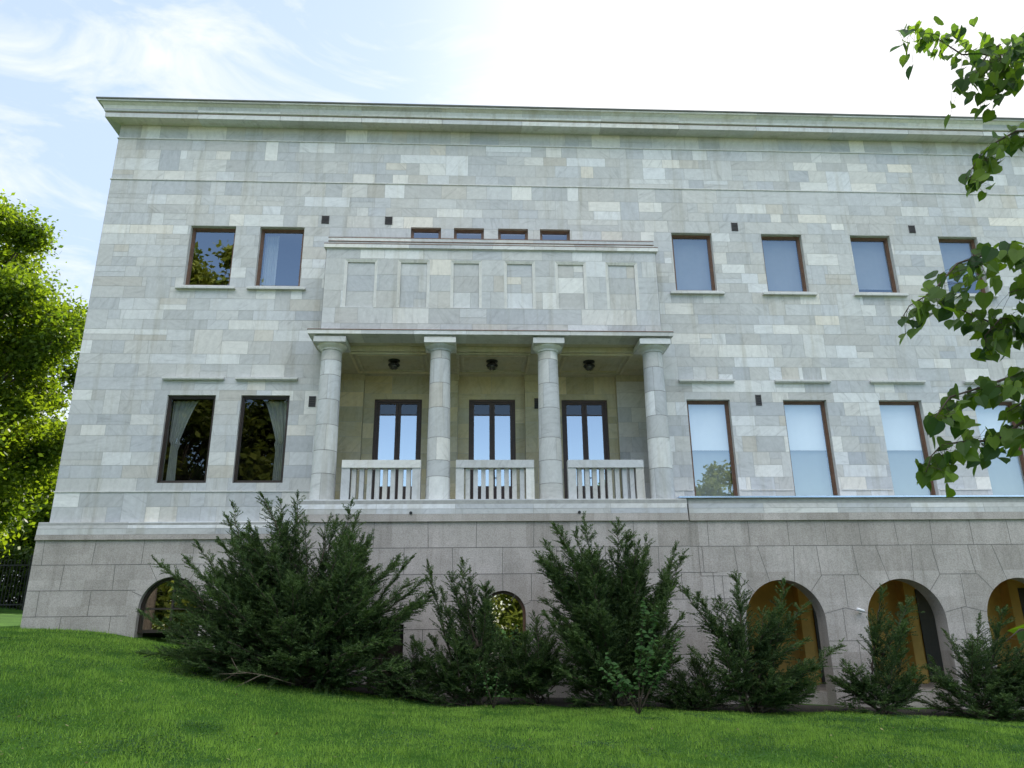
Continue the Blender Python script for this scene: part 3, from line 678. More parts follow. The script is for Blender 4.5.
# attic block over the porch with six framed panels
AX0, AX1, AY = -3.83, 4.69, -0.80
PAN = [(-3.35, -2.51), (-2.0, -1.18), (-.65, .15), (.72, 1.52), (2.04, 2.85), (3.35, 4.19)]
mb = MB()
ph = [(a, b, 7.60, 8.93) for a, b in PAN]
rowsA = [6.853, 7.16, 7.58, 8.05, 8.50, 8.95, 9.21]
ta = lambda: tone(.12, .2, .40)
ashlar(mb, AX0, AX1, rowsA, ph, front(AY), .45, 1.1, tf=ta)
ashlar(mb, -0.0, -AY, rowsA, [], leftf(AX0), .4, .9, tf=ta)
ashlar(mb, AY, 0.0, rowsA, [], rightf(AX1), .4, .9, tf=ta)
for (a, b, c, d) in ph:
    e = .075; dp = .055
    ashlar(mb, a + e, b - e, [c + .004, 8.05, 8.50, d - e], [], front(AY + dp), .3, .7, tf=ta)
    F = [(a, c), (a, d), (b, d), (b, c)]; G = [(a + e, c), (a + e, d - e), (b - e, d - e), (b - e, c)]
    for i in range(3):
        mb.poly([(F[i][0], AY - .006, F[i][1]), (F[i + 1][0], AY - .006, F[i + 1][1]), (G[i + 1][0], AY + .02, G[i + 1][1]), (G[i][0], AY + .02, G[i][1])], 0, (.75, .8, .3))
        mb.poly([(G[i][0], AY + .02, G[i][1]), (G[i + 1][0], AY + .02, G[i + 1][1]), (G[i + 1][0], AY + dp, G[i + 1][1]), (G[i][0], AY + dp, G[i][1])], 0, (.6, .8, .3))
    mb.poly([(a, AY - .006, c), (b, AY - .006, c), (b, AY + dp, c), (a, AY + dp, c)], 0, (.6, .5, .3))
mb.build('attic_wall', [MARBLE, MORTAR], B)
mb = MB()
n = 8; w = (AX1 - AX0 + .12) / n
for k in range(n): mb.box(AX0 - .06 + k * w + .002, AX0 - .06 + (k + 1) * w - .002, AY - .06, -.008, 9.235, 9.335, 0, tone(.35, .1, .6))
mb.box(AX0 - .02, AX1 + .02, AY - .02, -.008, 9.21, 9.234, 0, (.5, .5, .5))
for k in range(n): mb.box(AX0 + .04 + k * (w - .02), AX0 + .04 + (k + 1) * (w - .02) - .003, AY + .03, -.008, 9.355, 9.45, 0, tone(.1, .12))
for k in range(n): mb.box(AX0 + .03 + k * (w - .02), AX0 + .03 + (k + 1) * (w - .02) - .003, AY + .015, -.008, 9.465, 9.55, 0, tone(.2, .12))
mb.build('attic_cornice', MARBLE, B)
mb = MB(); mb.box(AX0 - .065, AX1 + .065, AY - .065, -.008, 9.336, 9.354); mb.box(AX0 + .025, AX1 - .02, AY + .01, -.008, 9.451, 9.464); mb.box(AX0 + .02, AX1 - .02, AY + .01, -.008, 9.551, 9.568); mb.build('copper_capping', COPPER, B)

# columns
CY = -0.74
CXS = [-3.53, -0.87, 1.79, 4.43]
for cx in CXS:
    cy = CY if cx not in (CXS[0], CXS[3]) else CY
    mb = MB(); z = 2.727; k = 0
    while z < 6.38:
        h = random.choice((.62, .74, .38, .55)); z1 = min(z + h, 6.40)
        if 6.40 - z1 < .2: z1 = 6.40
        r0 = .288 - .045 * ((z - 2.7) / 3.7); r1 = .288 - .045 * ((z1 - 2.7) / 3.7)
        seg = 40; ph_ = random.random() * 6.28
        n0 = len(mb.v)
        pr = [(r0, z + .005), (r1, z1 - .005)]
        c1, c2 = tone(.15, .13), tone(.15, .13)
        for (r, zz) in pr:
            for j in range(seg): mb.v.append((cx + r * math.cos(2 * math.pi * j / seg), cy + r * math.sin(2 * math.pi * j / seg), zz))
        sp_ = random.randrange(seg)
        for i in range(1):
            for j in range(seg):
                a0 = n0 + i * seg + j; a1 = n0 + i * seg + (j + 1) % seg
                mb.f.append((a0, a1, a1 + seg, a0 + seg)); mb.m.append(0); mb.c.append(c1 if (j - sp_) % seg < seg // 2 else c2); mb.sm.append(True)
        for q in (sp_, sp_ + seg // 2):                # the upright joint of each drum
            th = 2 * math.pi * (q % seg) / seg
            ux, uy = math.cos(th), math.sin(th); rr0, rr1 = r0 + .001, r1 + .001; tx, ty_ = -uy * .0025, ux * .0025
            mb.poly([(cx + ux * rr0 - tx, cy + uy * rr0 - ty_, z + .004), (cx + ux * rr0 + tx, cy + uy * rr0 + ty_, z + .004), (cx + ux * rr1 + tx, cy + uy * rr1 + ty_, z1 - .004), (cx + ux * rr1 - tx, cy + uy * rr1 - ty_, z1 - .004)], 1)
        z = z1
    mb.lathe(cx, cy, [(.280, 2.727), (.235, 6.40)], 40, 1)
    col = mb.build('column', [MARBLE, JOINT], B)
    mb = MB()
    mb.lathe(cx, cy, [(.243, 6.40), (.262, 6.405), (.262, 6.425), (.25, 6.43), (.285, 6.455), (.33, 6.49), (.355, 6.52), (.36, 6.545)], 40, 0, tone(.2, .1))
    t_ = tone(.5, .1); mb.box(cx - .385, cx + .385, cy - .385, cy + .385, 6.545, 6.685, 0, t_); mb.box(cx - .30, cx + .30, cy - .30, cy + .30, 6.685, 6.734, 0, t_)
    mb.build('capital', MARBLE, col)

# balustrades between the columns
for a, b in ((-3.09, -1.27), (-0.45, 1.38), (2.18, 3.98)):
    e = empty('balustrade', ((a + b) / 2, -.80, 2.727), B)
    mb = MB(); hw = (b - a) / 2
    mb.box(-hw, hw, -.13, .13, .762, .945, 0, tone(.2, .1)); mb.build('handrail', MARBLE, e)
    for s in (-1, 1):
        mb = MB(); xx = s * (hw - .095); mb.box(xx - .095, xx + .095, -.11, .11, 0, .761, 0, tone(.2, .1)); mb.build('end_post', MARBLE, e)
    n = 8; inner = 2 * (hw - .19); st = inner / n
    for k in range(n):
        mb = MB(); xx = -inner / 2 + (k + .5) * st; mb.box(xx - .052, xx + .052, -.06, .06, 0, .761, 0, tone(.05, .12, .3)); mb.build('baluster', MARBLE, e)

# windows
def window(rect, y=0.16, dark=False, fw_=0.055, glassm=GLASS, name='window', sub=True):
    a, b, c, d = rect; e = empty(name, ((a + b) / 2, y, c), B); hw = (b - a) / 2; h = d - c
    mb = MB(); t = fw_
    mb.box(-hw, -hw + t, -.03, .05, 0, h); mb.box(hw - t, hw, -.03, .05, 0, h); mb.box(-hw + t, hw - t, -.03, .05, 0, t); mb.box(-hw + t, hw - t, -.03, .05, h - t, h)
    i = t + .001; t2 = t + .025
    mb.box(-hw + i, -hw + t2, -.012, .03, i, h - i); mb.box(hw - t2, hw - i, -.012, .03, i, h - i); mb.box(-hw + t2, hw - t2, -.012, .03, i, t2); mb.box(-hw + t2, hw - t2, -.012, .03, h - t2, h - i)
    mb.build('frame', DARKFRAME if dark else WINFRAME, e)
    g = MB(); g.poly([(-hw + t, .015, t), (hw - t, .015, t), (hw - t, .015, h - t), (-hw + t, .015, h - t)]); g.build('pane', glassm, e)
    return e, hw, h
def sill(e, hw, h, z=-.125):
    mb = MB(); mb.box(-hw - .17, hw + .17, -.16 - .10, -.16 - .007, z, z + .05, 0, (.6, .6, .4)); mb.box(-hw - .15, hw + .15, -.16 - .08, -.16 - .007, z + .05, z + .075, 0, (.6, .6, .4)); mb.build('sill', MARBLE, e)
def lintel(e, hw, h):
    mb = MB(); mb.box(-hw - .17, hw + .17, -.16 - .10, -.16 - .007, h + .40, h + .45, 0, (.6, .6, .4)); mb.box(-hw - .15, hw + .15, -.16 - .07, -.16 - .007, h + .375, h + .40, 0, (.6, .6, .4)); mb.build('lintel', MARBLE, e)
def sheet(e, name, x0, x1, z0, z1, y, m, wave=0.0, top_w=None):
    """hanging cloth: thin wavy sheet with a back side"""
    mb = MB(); n = 40
    def P(i, z, dy): 
        u = i / n; return (x0 + (x1 - x0) * u, y + dy + wave * math.sin(u * 34) * (0.6 + .4 * math.sin(u * 11)), z)
    for i in range(n):
        mb.poly([P(i, z0, 0), P(i + 1, z0, 0), P(i + 1, z1, 0), P(i, z1, 0)], 0, smooth=True)
        mb.poly([P(i, z0, .004), P(i, z1, .004), P(i + 1, z1, .004), P(i + 1, z0, .004)], 0, smooth=True)
    return mb.build(name, m, e)
for k, r_ in enumerate(WIN_UP):
    e, hw, h = window(r_); sill(e, hw, h)
    if k == 1: sheet(e, 'curtain', -hw + .07, -hw + .42, .06, h - .06, .22, CURTAIN, .015)
    if k >= 2: sheet(e, 'blind', -hw + .06, hw - .06, (.06, .22, .5)[k % 3] if k > 2 else .06, h - .06, .12, GREYBLIND, .001)
def drape(e, side, hw, h):
    """curtain gathered to one side at the middle"""
    mb = MB(); n, q = 30, 24
    def P(i, j):
        u, v = i / n, j / q; z = h - .08 - v * (h - .16)
        wd = (.62 - .42 * min(v / .62, 1) ** 0.8) if v < .62 else .20 + .05 * (v - .62)
        x = -hw + .06 + u * wd + (.05 if v > .5 else 0)
        return (side * x, .17 + .022 * math.sin(u * 30 + v * 2), z)
    for i in range(n):
        for j in range(q):
            mb.poly([P(i, j), P(i, j + 1), P(i + 1, j + 1), P(i + 1, j)], 0, smooth=True)
    mb.build('curtain', CURTAIN, e)
for k, r_ in enumerate(WIN_LO_L):
    e, hw, h = window(r_, 0.10, True, .05, glassm=GLASS_DARK); lintel(e, hw, h)
    for c in [o for o in bpy.data.objects if o.parent == e and o.name.startswith('lintel')]: c.location.y += .06
    drape(e, 1 if k == 0 else -1, hw, h)
for k, r_ in enumerate(WIN_LO_R):
    e, hw, h = window(r_); lintel(e, hw, h)
    for c in [o for o in bpy.data.objects if o.parent == e and o.name.startswith('lintel')]: c.location.z += .07
    for c in [o for o in bpy.data.objects if o.parent == e and o.name.startswith('frame')]: pass
    sheet(e, 'blind', -hw + .06, hw - .06, h * .52, h - .06, .10, WHITEBLIND, .001)
    sheet(e, 'screen', -hw + .06, hw - .06, .06, h * .55, .16, SCREEN, .001)
for k, r_ in enumerate(WIN_SM): window(r_, .12, False, .05)

def door(p, q):
    e = empty('terrace_door', ((p + q) / 2, YR + .10, 2.727), B); hw = (q - p) / 2; h = 5.93 - 2.727
    mb = MB(); t = .07
    mb.box(-hw, -hw + t, -.05, .06, 0, h); mb.box(hw - t, hw, -.05, .06, 0, h); mb.box(-hw + t, hw - t, -.05, .06, h - t, h)
    mb.build('frame', DOORFR, e)
    for s in (-1, 1):
        mb = MB(); x0, x1 = (-hw + t + .003, -.004) if s < 0 else (.004, hw - t - .003); u = .07
        mb.box(x0, x0 + u, -.03, .02, .02, h - t - .004); mb.box(x1 - u, x1, -.03, .02, .02, h - t - .004); mb.box(x0 + u, x1 - u, -.02, .015, .02, .80); mb.box(x0 + u, x1 - u, -.03, -.021, .10, .14); mb.box(x0 + u, x1 - u, -.03, -.021, .68, .80); mb.box(x0 + u, x1 - u, -.03, .02, h - t - .05, h - t - .004); mb.box(x0 + u, x1 - u, -.02, .01, h - t - .37, h - t - .34)
        lf = mb.build('door_leaf', DOORFR, e)
        g = MB(); g.poly([(x0 + u, 0, .80), (x1 - u, 0, .80), (x1 - u, 0, h - t - .36), (x0 + u, 0, h - t - .36)]); g.build('pane', GLASS_DOOR, lf)
        g = MB(); g.poly([(x0 + u, 0, h - t - .34), (x1 - u, 0, h - t - .34), (x1 - u, 0, h - t - .05), (x0 + u, 0, h - t - .05)]); g.build('ceiling_reflection_pane', GLASS_DARK, lf)  # weakly mirroring pane and its rail imitate the dark reflection of the porch ceiling
        if s > 0:
            g = MB(); g.tube([(x0 + .035, -.03, 1.02), (x0 + .035, -.07, 1.02), (x0 + .13, -.07, 1.02)], .009, 8); g.build('handle', BLACKM, lf)
for p, q in DOORS: door(p, q)

# arched windows
def arched_window(cx, zc, r, y, zb, nm='arched_window', bars=True):
    e = empty(nm, (cx, y, zb), B); zz = zc - zb; seg = 24
    mb = MB()
    def ring(ro, ri_, y0, y1):
        for i in range(seg):
            a0, a1 = math.pi * i / seg, math.pi * (i + 1) / seg
            P = lambda rr, a, yy: (rr * math.cos(a), yy, zz + rr * math.sin(a))
            mb.poly([P(ri_, a0, y0), P(ro, a0, y0), P(ro, a1, y0), P(ri_, a1, y0)]); mb.poly([P(ri_, a0, y0), P(ri_, a1, y0), P(ri_, a1, y1), P(ri_, a0, y1)])
        for s in (-1, 1):
            mb.box(min(s * ri_, s * ro), max(s * ri_, s * ro), y0, y1, 0, zz)
    ring(r, r - .06, -.03, .04)
    mb.box(-r + .06, r - .06, -.03, .04, 0, .07)
    if bars: mb.box(-.02, .02, -.02, .03, .07, zz + r - .05); mb.box(-r + .06, r - .06, -.018, .028, zz - .02, zz + .02)
    mb.build('frame', DARKFRAME if bars else WINFRAME, e)
    g = MB(); pts = [((r - .05) * math.cos(math.pi * i / seg), .02, zz + (r - .05) * math.sin(math.pi * i / seg)) for i in range(seg + 1)]
    g.poly([(r - .05, .02, .03)] + pts + [(-r + .05, .02, .03)]); g.build('pane', GLASS_LOW, e)
for a in ARL: arched_window(a[0], a[1], a[2], YP + .16, -.30 if a[0] > -6 else -.10)
arched_window(*ARC[0], YT + .14, -.95, bars=False)
mb = MB(); mb.box(CEL[0] + .03, CEL[1] - .03, YT + .22, YT + .28, -1.9, CEL[3] - .02)
for k in range(4): mb.box(CEL[0] + .09, CEL[1] - .09, YT + .205, YT + .22, -1.5 + k * .38, -1.2 + k * .38)
mb.build('cellar_door', DARKFRAME, B)

# vents
def vent(x0, x1, z0, z1, y=0.0):
    e = empty('vent', ((x0 + x1) / 2, y, z0), B); hw = (x1 - x0) / 2; h = z1 - z0
    mb = MB(); mb.box(-hw, hw, -.012, -.0065, 0, h); mb.build('vent_plate', BLACKM, e)
    mb = MB(); n = 6
    for k in range(n): mb.box(-hw + .015, hw - .015, -.024, -.0125, (k + .25) * h / n, (k + .7) * h / n)
    mb.box(-hw, -hw + .014, -.026, -.0125, 0, h); mb.box(hw - .014, hw, -.026, -.0125, 0, h); mb.build('louvre', VENTM, e)
for v in VENTS: vent(*v)
vent(1.62, 1.80, 5.62, 5.92, YW)

# three lanterns under the porch ceiling
lamp0 = None
lamp_labels = ['black porch lamp under the ceiling between the first and second column', 'black porch lamp under the ceiling above the middle door', 'black porch lamp under the ceiling between third and fourth column']
for i, x in enumerate((-2.13, 0.43, 3.00)):
    if i == 0:
        lamp0 = empty('ceiling_lamp', (x, .36, 6.599)); e = lamp0
        mb = MB(); mb.lathe(0, 0, [(0.0, 0), (.15, 0), (.155, -.015), (.15, -.03), (.09, -.05), (.075, -.075), (.0, -.075)], 28); mb.build('ceiling_rose', BLACKM, e)
        mb = MB(); mb.lathe(0, 0, [(0, -.076), (.08, -.076), (.14, -.10), (.155, -.13), (.15, -.145), (.125, -.15), (0, -.15)], 28)
        for k in range(6):
            a = k * math.pi / 3; mb.tube([(.125 * math.cos(a), .125 * math.sin(a), -.15), (.11 * math.cos(a), .11 * math.sin(a), -.21), (.05 * math.cos(a), .05 * math.sin(a), -.255)], .006, 6)
        mb.build('lamp_cage', BLACKM, e)
        mb = MB(); mb.lathe(0, 0, [(.105, -.151), (.105, -.18), (.085, -.215), (.045, -.24), (0, -.25)], 24); mb.build('lamp_glass', simple('smoked_glass', (.06, .06, .055), .15, .1), e)
    else:
        e = copy_tree(lamp0); e.location = (x, .36, 6.599)
    tag(e, lamp_labels[i], 'lamp', 'black lamps under the porch ceiling')
# small white lamp on the arcade
e = empty('wall_spotlight', (8.60, YA - .002, .19)); tag(e, 'small white spotlight fixed to the granite left of the second open arch', 'spotlight')
mb = MB(); mb.box(-.03, .03, -.02, 0, -.04, .04); mb.tube([(0, -.02, 0), (0, -.09, .01)], .012, 8); mb.build('bracket', WHITEPL, e)
mb = MB(); mb.tube([(-.13, -.12, .04), (-.10, -.12, .035), (.03, -.11, .0), (.05, -.105, -.003)], [.03, .04, .034, .02], 14); mb.build('lamp_head', WHITEPL, e)

# ------------------------------------------------------------ vegetation
def tube_path(mb, pts, r0, r1, seg=6):
    k = len(pts); mb.tube(pts, [r0 + (r1 - r0) * i / (k - 1) for i in range(k)], seg)

def bez(a, b, c, n):
    t = np.linspace(0, 1, n)[:, None]; return (1 - t) ** 2 * a + 2 * t * (1 - t) * b + t * t * c

def shrub(name, base, tips, label, seed, inner=40, ydepth=0.9, dens=1.0, mtl=YEW, yellow=0.0, low=6, needle=0.042, back=0.9, comp=1):
    """spreading yew: arching branches with flat sprays of needles"""
    g = np.random.default_rng(seed)
    root = empty(name, (base[0], base[1], float(gh(base[0], base[1])))); tag(root, label, 'shrub', 'evergreen shrubs along the foot of the wall')
    b0 = np.array([0, 0, -.05]); P = []
    T = [np.array([x - base[0], g.normal(0, .25), z - root.location.z]) for x, z in tips]
    xs_ = np.array([t[0] for t in T]); zs_ = np.array([t[2] for t in T])
    ends = [(t, 1.0) for t in T]
    for t in T:
        for q in range((2 if len(T) > 8 else 1) * comp):
            s = g.uniform(.78, .98); ends.append((np.array([t[0] * s + g.normal(0, .16), g.normal(0, ydepth * .35), t[2] * s + g.normal(0, .08)]), 1.0))
    for k in range(int(inner * .8)):                      # inner branches fill the outline, spread front to back
        i, j = g.integers(0, len(T), 2); w = g.uniform(0, 1)
        t = T[i] * w + T[j] * (1 - w); s = g.uniform(.5, .97)
        ends.append((np.array([t[0] * s, np.clip(g.normal(0, ydepth * .55), -ydepth, back), t[2] * s * g.uniform(.55, 1.0)]), .9))
    H_ = zs_.max()
    for k in range(int(inner * .8)):            # flat tiers, widest low down
        zt_ = g.uniform(.18, .85) * H_; sd_ = g.choice([-1, 1]); xm = xs_.max() if sd_ > 0 else -xs_.min()
        wd = xm * (1 - .72 * zt_ / H_) * g.uniform(.65, 1.0)
        ends.append((np.array([sd_ * wd, np.clip(g.normal(-.15, ydepth * .5), -ydepth, back), zt_]), .95))
    for k in range(int(low * 2.2)):                        # low skirt
        ends.append((np.array([g.uniform(xs_.min(), xs_.max()) * g.uniform(.55, .95), g.uniform(-ydepth, .3), g.uniform(.15, .85)]), .8))
    mb = MB(); V = []; TN = []
    for (e, wgt) in ends:
        L_ = np.linalg.norm(e - b0)
        st = b0 + np.array([e[0] * .08 + g.normal(0, .10), g.normal(0, .10), max(0, e[2]) * g.uniform(0, .55)])
        ctrl = st + (e - st) * .5 + np.array([e[0] * .03, g.normal(0, .12), -.05 * L_ + g.normal(0, .05 * L_)])
        n = max(8, int(L_ / .10)); pts = bez(st, ctrl, e, n)
        pts[1:-1] += g.normal(0, .012, (n - 2, 3))
        tube_path(mb, [tuple(p) for p in pts], .008 + .008 * L_, .003)
        # twigs
        nt_ = int(L_ / .034 * dens)
        tt = g.uniform(.18, 1.0, nt_); tt = np.concatenate([tt, np.linspace(.9, 1.0, 5)])
        side = g.choice([-1, 1], len(tt))
        for t, sd_ in zip(tt, side):
            f = t * (n - 1); i = min(int(f), n - 2); p = pts[i] + (pts[i + 1] - pts[i]) * (f - i)
            d = pts[i + 1] - pts[i]; d /= np.linalg.norm(d)
            h = np.cross(d, [0, 0, 1]); h /= (np.linalg.norm(h) + 1e-6); u = np.cross(h, d)
            ang = g.uniform(.5, 1.0); ph = g.normal(0, .38)
            dirn = d * math.cos(ang) + (h * math.cos(ph) * sd_ + u * math.sin(ph)) * math.sin(ang); dirn[2] += .12
            ln = (.13 + .40 * (1 - t) ** .6) * g.uniform(.6, 1.25) * min(1, .6 + L_ / 4)
            if t > .97: dirn = d + g.normal(0, .18, 3); ln = g.uniform(.08, .16)
            dirn /= np.linalg.norm(dirn)
            m_ = max(6, int(ln / .0068 * dens)); s = np.linspace(.03, 1, m_)[:, None]
            q = p + dirn * s * ln + np.array([0, 0, -.10]) * (s ** 2) * ln
            hh = np.cross(dirn, [0.1, 0.05, 1]); hh /= np.linalg.norm(hh)
            sg = np.where(np.arange(m_) % 2 == 0, 1, -1)[:, None]
            nd = dirn * .75 + hh * sg * .75 + g.normal(0, .28, (m_, 3)); nd /= np.linalg.norm(nd, axis=1)[:, None]
            nl = needle * g.uniform(.7, 1.3, (m_, 1)); wv = np.cross(nd, g.normal(0, 1, (m_, 3))); wv /= np.linalg.norm(wv, axis=1)[:, None]; wv *= .0068
            quad = np.stack([q, q + nd * nl * .5 + wv, q + nd * nl, q + nd * nl * .5 - wv], 1)
            V.append(quad.reshape(-1, 3))
            tv = np.clip(g.normal(.35 + .25 * (t > .8), .16), 0, 1)
            TN.append(np.full(m_, tv))
    V = np.concatenate(V); TN = np.concatenate(TN)
    np_mesh('foliage', V, 4, mtl, root, np.stack([TN] * 3, -1))
    mb.build('stem', BARK, root)
    return root
s1 = shrub('yew_shrub', (-3.25, -2.9), [(-6.21, 1.25), (-5.58, 1.63), (-5.14, 1.64), (-4.82, 2.33), (-4.25, 2.49), (-3.55, 2.47), (-2.51, 2.4), (-2.07, 1.7), (-1.28, 1.27), (-0.94, 0.84), (-0.83, 0.54), (-6.32, 0.28), (-5.61, -0.43), (-4.44, 1.64), (-2.9, 2.02), (-3.9, 2.1), (-5.9, .8)],
      'biggest and widest dark evergreen shrub, left of the porch, with spiky upright tips', 11, 100, 1.3, 1.0, low=16, back=1.4)
shrub('yew_shrub', (0.0, -2.6), [(-0.94, 1.19), (-0.24, 1.23), (-0.1, 1.05), (0.23, 0.73), (-0.67, 0.66), (-1.16, -0.28), (0.5, -0.3), (0.73, -0.85), (-1.3, -.7), (-.5, .95)],
      'small evergreen shrub in front of the small arched window under the porch', 12, 16, .6, 1.0, low=5, comp=0)
shrub('yew_shrub', (1.25, -2.4), [(1.24, 0.15), (0.61, -0.3), (1.7, -0.5), (1.41, -0.31), (.7, -.8), (1.9, -.7)],
      'lowest dark shrub filling the gap right of the small arched window', 13, 14, .6, 1.0, low=3)
shrub('yew_shrub', (2.75, -2.7), [(1.66, 1.93), (1.42, 1.53), (1.24, 1.27), (2.14, 2.0), (2.94, 1.96), (3.58, 1.65), (4.12, 1.48), (4.31, 1.35), (1.42, 0.45), (4.08, 0.12), (1.47, -0.67), (3.93, -0.7), (2.5, 1.5), (1.8, 1.1), (3.3, 1.2), (3.9, .7)],
      'tall vase shaped evergreen shrub below the right end of the porch', 14, 56, .9, 1.0, low=6, back=1.2)
shrub('yew_shrub', (5.35, -2.7), [(5.19, 0.86), (4.14, 0.64), (4.53, 0.48), (6.23, 0.72), (6.73, 0.32), (6.39, -0.14), (7.1, -0.43), (5.47, 0.76), (4.24, -0.52), (6.8, -0.93), (5.0, .4), (5.9, .1)],
      'loose evergreen shrub with open layered branches in front of the first open arch', 15, 15, .8, 1.0, low=8, comp=0, back=1.0)
shrub('yew_shrub', (8.0, -2.5), [(8.34, 0.59), (9.02, 0.37), (8.58, -0.08), (8.83, -0.67), (7.62, -0.85), (7.1, -1.09), (8.74, -1.3), (8.15, -.2), (7.5, -.9)],
      'narrow evergreen shrub with one thin upright leader in front of the second open arch', 16, 4, .5, 1.0, low=9, comp=0)
shrub('yew_shrub', (10.1, -2.6), [(9.74, -0.29), (10.37, 0.02), (10.76, 0.15), (8.93, -0.92), (11.5, -0.43), (11.73, -1.19), (9.1, -1.4), (11.0, -.5), (10.0, -.5), (11.9, -.6)],
      'rightmost low wide evergreen shrub at the picture edge beside the third arch', 17, 16, .7, 1.0, low=11, comp=0)

for (fx, fy_, hh, ww, lb) in ((-1.25, -2.5, .95, .75, 'low dark shrub in the gap beside the cellar door left of the small arched window'), (4.35, -2.45, .9, .8, 'low dark shrub between the tall vase shaped shrub and the first open arch')):
    zg = float(gh(fx, fy_)); shrub('yew_shrub', (fx, fy_), [(fx - ww, zg + hh * .5), (fx - ww * .6, zg + hh * .85), (fx, zg + hh), (fx + ww * .5, zg + hh * .9), (fx + ww, zg + hh * .45), (fx - ww * .9, zg + .2), (fx + ww * .9, zg + .2)], lb, int(100 + fx * 10), 12, .5, .9, low=3)
# dead twigs at the foot of the big shrub
mb = MB()
for pl_ in ([(-3.2, -3.6, -.98), (-3.64, -4.2, -.78), (-4.01, -4.25, -.72), (-4.5, -4.3, -.99)], [(-3.64, -4.2, -.78), (-4.05, -4.4, -.98)], [(-4.0, -4.25, -.72), (-4.2, -4.2, -.5)], [(-3.9, -4.2, -.75), (-4.3, -4.35, -.75)]):
    P_ = [Vector(p) + Vector((random.gauss(0, .01), 0, 0)) for p in pl_]; tube_path(mb, P_, .008, .003, 6)
mb.build('dead_branch', TWIGM, s1).matrix_parent_inverse = Matrix.Translation(-s1.location)

# leaves
def leaf_shape(fold=.25):
    half = [(0, 0), (.28, -.10), (.46, .12), (.47, .38), (.34, .66), (.14, .88), (0, 1.08)]
    Vr = [(x, y, abs(x) * fold - .10 * y * y) for x, y in half]; Vl = [(-x, y, abs(x) * fold - .10 * y * y) for x, y in half[::-1][1:-1]]
    return np.array(Vr), np.array([(-x, y, z) for x, y, z in Vr])
LR, LL = leaf_shape()
def leaves_mesh(name, pos, dirs, nrm, size, m, parent, tone_v):
    """heart shaped leaves, two half blades each; pos at the stalk, dirs = leaf axis"""
    pos = np.asarray(pos); d = np.asarray(dirs); d = d / np.linalg.norm(d, axis=1)[:, None]
    n = np.asarray(nrm); s = np.cross(d, n); s /= (np.linalg.norm(s, axis=1)[:, None] + 1e-9); n = np.cross(s, d)
    allv = []
    for H in (LR, LL[::-1]):
        v = pos[:, None, :] + size[:, None, None] * (s[:, None, :] * H[None, :, 0:1] + d[:, None, :] * H[None, :, 1:2] + n[:, None, :] * H[None, :, 2:3])
        allv.append(v)
    v = np.concatenate(allv, 1).reshape(-1, 3); k = len(LR)
    t = np.repeat(tone_v, 2)
    return np_mesh(name, v, k, m, parent, np.stack([t] * 3, -1))

# the linden tree standing just right of the camera: trunk out of frame, branches reach into it
LX, LY = 5.35, -13.9
lz = float(gh(LX, LY))
lin = empty('linden_tree', (LX, LY, lz)); tag(lin, 'linden tree whose leafy branches hang in from the right edge near the camera', 'tree')
T0 = Vector((LX, LY, lz))
mb = MB(); gg = np.random.default_rng(5)
mb.tube([(0, 0, -.1), (.02, .02, 1.2), (-.03, .0, 2.6), (.05, .05, 4.2), (.2, .05, 6.0), (.3, .1, 7.6)], [.19, .155, .14, .115, .08, .03], 14); mb.build('trunk', BARK, lin)
YBR = -13.8
brs = [ [(4.13, 4.04), (3.82, 3.99), (3.59, 3.98), (3.40, 4.15), (3.12, 4.19)], [(3.82, 3.99), (3.73, 3.94), (3.57, 3.71), (3.37, 3.62)], [(3.82, 3.95), (3.79, 3.85), (3.70, 3.63), (3.54, 3.47)],
        [(3.93, 3.21), (3.71, 3.19), (3.55, 3.10), (3.42, 3.00), (3.27, 2.80)],
        [(3.71, 2.27), (3.47, 2.26), (3.25, 2.22), (3.07, 2.16), (2.87, 1.96), (2.70, 1.86), (2.64, 1.78)], [(3.60, 1.81), (3.34, 1.82), (3.19, 1.89), (3.04, 1.97)], [(3.60, 1.81), (3.34, 1.82), (3.21, 1.70), (3.20, 1.62)], [(3.75, 2.1), (3.5, 2.0), (3.35, 1.95)],
        [(3.56, 1.50), (3.35, 1.44), (3.14, 1.37), (2.94, 1.31), (2.84, 1.20), (2.78, 1.14)], [(3.44, 1.18), (3.23, 1.05), (3.0, 1.04), (2.87, 1.02), (2.79, .95), (2.74, .85)], [(3.7, 1.35), (3.45, 1.3), (3.3, 1.22)],
        [(3.18, -.06), (3.05, -.06), (2.96, -.12)] ]
starts = {0: (4.75, 3.6), 3: (4.75, 2.9), 4: (4.6, 2.3), 5: (4.6, 1.95), 8: (4.6, 1.75), 9: (4.6, 1.4), 11: (4.7, .35), 7: (4.6, 2.2), 10: (4.6, 1.5)}
pos, dr, nm_, sz, tv = [], [], [], [], []
mbb = MB()
